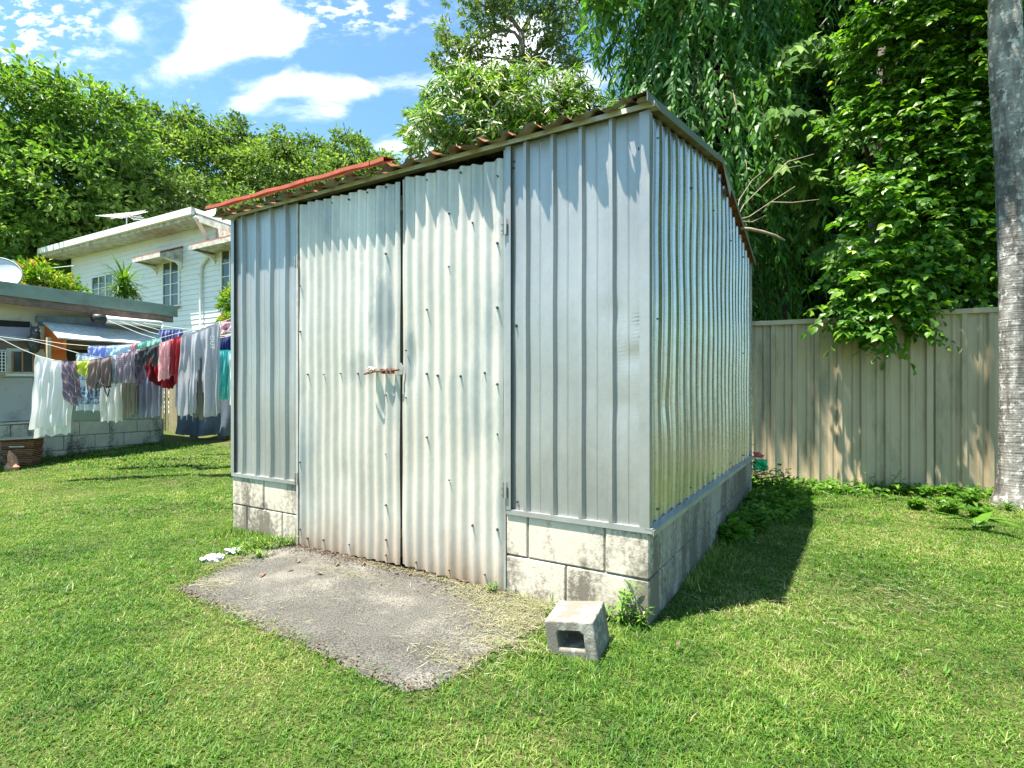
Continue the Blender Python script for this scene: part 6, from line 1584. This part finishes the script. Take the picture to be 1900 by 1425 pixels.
n5 = 900; t5 = rg.uniform(-3.0, 0, n5); o5 = -rg.exponential(.05, n5) - .03; px5 = LB.o[0] + LB.c * t5 - LB.s * o5; py5 = LB.o[1] + LB.s * t5 + LB.c * o5
X = np.concatenate([wx, fwx, px3, px4, px5]); Yy = np.concatenate([wy, fwy, py3, py4, py5]); n = len(X)
ok = np.hypot(X - 4.43, Yy - 4.72) > .17; X, Yy = X[ok], Yy[ok]; n = len(X)
az = rg.random(n) * 6.283; lean = rg.uniform(.1, 1.0, n); h = rg.uniform(.02, .075, n)
A = np.stack([np.cos(az) * lean, np.sin(az) * lean, np.ones(n)], 1); N = np.stack([-np.cos(az), -np.sin(az), lean], 1)
fr2 = leafmesh('grass', [place('blade', np.stack([X, Yy, gz(X, Yy)], 1), A, N, h, np.full(n, .005), np.clip(.4 + rg.normal(size=n) * .25, 0, 1))], M['grass'], None); tag(fr2, 'longer unmown grass at the foot of the walls and fence', kind='stuff')

# low ground cover along the fence foot and the rear corner of the shed
rg = rng_(450); n1_, n2_ = 260, 620
t_ = rg.uniform(-.3, 2.35, n1_); o_ = -rg.exponential(.11, n1_) - .04; gx1 = FE.o[0] + FE.c * t_ - FE.s * o_; gy1 = FE.o[1] + FE.s * t_ + FE.c * o_
q_ = rg.uniform(1.5, 3.3, n2_); w_ = .03 + np.abs(rg.normal(size=n2_)) * .16 * (q_ - 1.2) / 1.6; gx2 = SH.o[0] + SH.c * w_ - SH.s * q_; gy2 = SH.o[1] + SH.s * w_ + SH.c * q_
X = np.concatenate([gx1, gx2]); Yy = np.concatenate([gy1, gy2]); fx_, fy_ = loc_(FE, X, Yy); ok = (fy_ < -.04) & (np.hypot(X - 4.43, Yy - 4.72) > .2); X, Yy = X[ok], Yy[ok]; m_ = len(X); k_ = 6
X = np.repeat(X, k_) + rg.normal(size=m_ * k_) * .03; Yy = np.repeat(Yy, k_) + rg.normal(size=m_ * k_) * .025; hh = np.repeat(rg.uniform(.02, .13, m_), k_) * rg.uniform(.3, 1, m_ * k_); az = rg.random(m_ * k_) * 6.283
fx_, fy_ = loc_(FE, X, Yy); ok = fy_ < -.03; X, Yy, hh, az = X[ok], Yy[ok], hh[ok], az[ok]; n = len(X)
L = rg.uniform(.025, .075, n)
gc = leafmesh('ground_cover', [place('heart', np.stack([X, Yy, hh], 1), np.stack([np.cos(az), np.sin(az), rg.uniform(-.3, .7, n)], 1), np.tile([0, 0, 1.0], (n, 1)) + rg.normal(size=(n, 3)) * .35, L, L * rg.uniform(.3, .8, n), np.clip(.38 + rg.normal(size=n) * .2, 0, 1))], M['lf_weed'], None)
tag(gc, 'low leafy ground cover along the fence foot and rear shed corner', kind='stuff')
# brown leaf crumbs and soil crumbs along the foot of the doors
rg = rng_(440); n = 1500; s_ = rg.uniform(XJ - .05, XR + .05, n); o_ = -rg.exponential(.055, n) - .02
X = SH.o[0] + SH.c * s_ - SH.s * o_; Yy = SH.o[1] + SH.s * s_ + SH.c * o_; ne = 1500; SA = np.array(SLAB); el_ = np.linalg.norm(np.roll(SA, -1, axis=0) - SA, axis=1); ei = rg.choice(len(SLAB), ne, p=el_ / el_.sum()); ef = rg.random(ne); pe = SA[ei] + (SA[(ei + 1) % len(SLAB)] - SA[ei]) * ef[:, None] + rg.normal(size=(ne, 2)) * .028
X = np.concatenate([X, pe[:, 0]]); Yy = np.concatenate([Yy, pe[:, 1]]); sx_, sy_ = loc_(SH, X, Yy); ok = sy_ < -.015; X, Yy = X[ok], Yy[ok]; n = len(X); az = rg.random(n) * 6.283
lit = leafmesh('leaf_litter', [place('leaf', np.stack([X, Yy, np.full(n, .016)], 1), np.stack([np.cos(az), np.sin(az), rg.normal(size=n) * .2], 1), np.tile([0, 0, 1.0], (n, 1)) + rg.normal(size=(n, 3)) * .3, rg.uniform(.006, .022, n), rg.uniform(.003, .010, n), rg.random(n))], M['dead'], None)
tag(lit, 'brown leaf crumbs and soil along the foot of the shed doors', kind='stuff')
# dry clippings on and around the pad
rg = rng_(420)
def clip_pts(n, cx, cy, sx, sy, ang):
    a_ = rg.normal(size=n) * sx; b_ = rg.normal(size=n) * sy; return cx + a_ * math.cos(ang) - b_ * math.sin(ang), cy + a_ * math.sin(ang) + b_ * math.cos(ang)
def wpt(px, py): return gp(px, py)
Xs, Ys = [], []
for (px, py, n, sx, sy) in [(930, 1125, 1500, .16, .06), (870, 1090, 500, .12, .03), (790, 1070, 420, .14, .03), (700, 1050, 260, .16, .03), (960, 1160, 900, .07, .07), (900, 1150, 400, .12, .07), (930, 1200, 450, .10, .04), (640, 1068, 260, .25, .04), (400, 1090, 260, .08, .06), (430, 1050, 350, .06, .10), (1000, 1130, 500, .06, .05), (600, 1150, 240, .45, .25), (850, 1230, 300, .12, .05), (480, 1150, 100, .12, .1), (1350, 1060, 500, .35, .25), (1600, 1010, 900, .5, .25), (1500, 1150, 500, .4, .2), (1700, 1100, 500, .4, .2)]:
    cx_, cy_ = wpt(px, py); a_, b_ = clip_pts(n, cx_, cy_, sx, sy, SH.a if px < 1000 else 0); Xs.append(a_); Ys.append(b_)
X = np.concatenate(Xs); Yy = np.concatenate(Ys); sx_, sy_ = loc_(SH, X, Yy); ok = ~((sx_ > -W) & (sx_ < 0.02) & (sy_ > -.03)); X, Yy = X[ok], Yy[ok]; n = len(X)
on = slabdist(X, Yy) > .0; zc = np.where(on, .015, gz(X, Yy) + .022) + rg.uniform(0, .008, n)
az = rg.random(n) * 6.283; A = np.stack([np.cos(az), np.sin(az), rg.normal(size=n) * .12], 1); N = np.tile([0, 0, 1.0], (n, 1)) + rg.normal(size=(n, 3)) * .35
Ls = rg.uniform(.015, .06, n)
cl2 = leafmesh('dry_clippings', [place('blade', np.stack([X, Yy, zc], 1), A, N, Ls, np.full(n, .0017), rg.random(n))], M['straw'], None); tag(cl2, 'dry pale grass clippings scattered over the pad edge and lawn', kind='stuff')
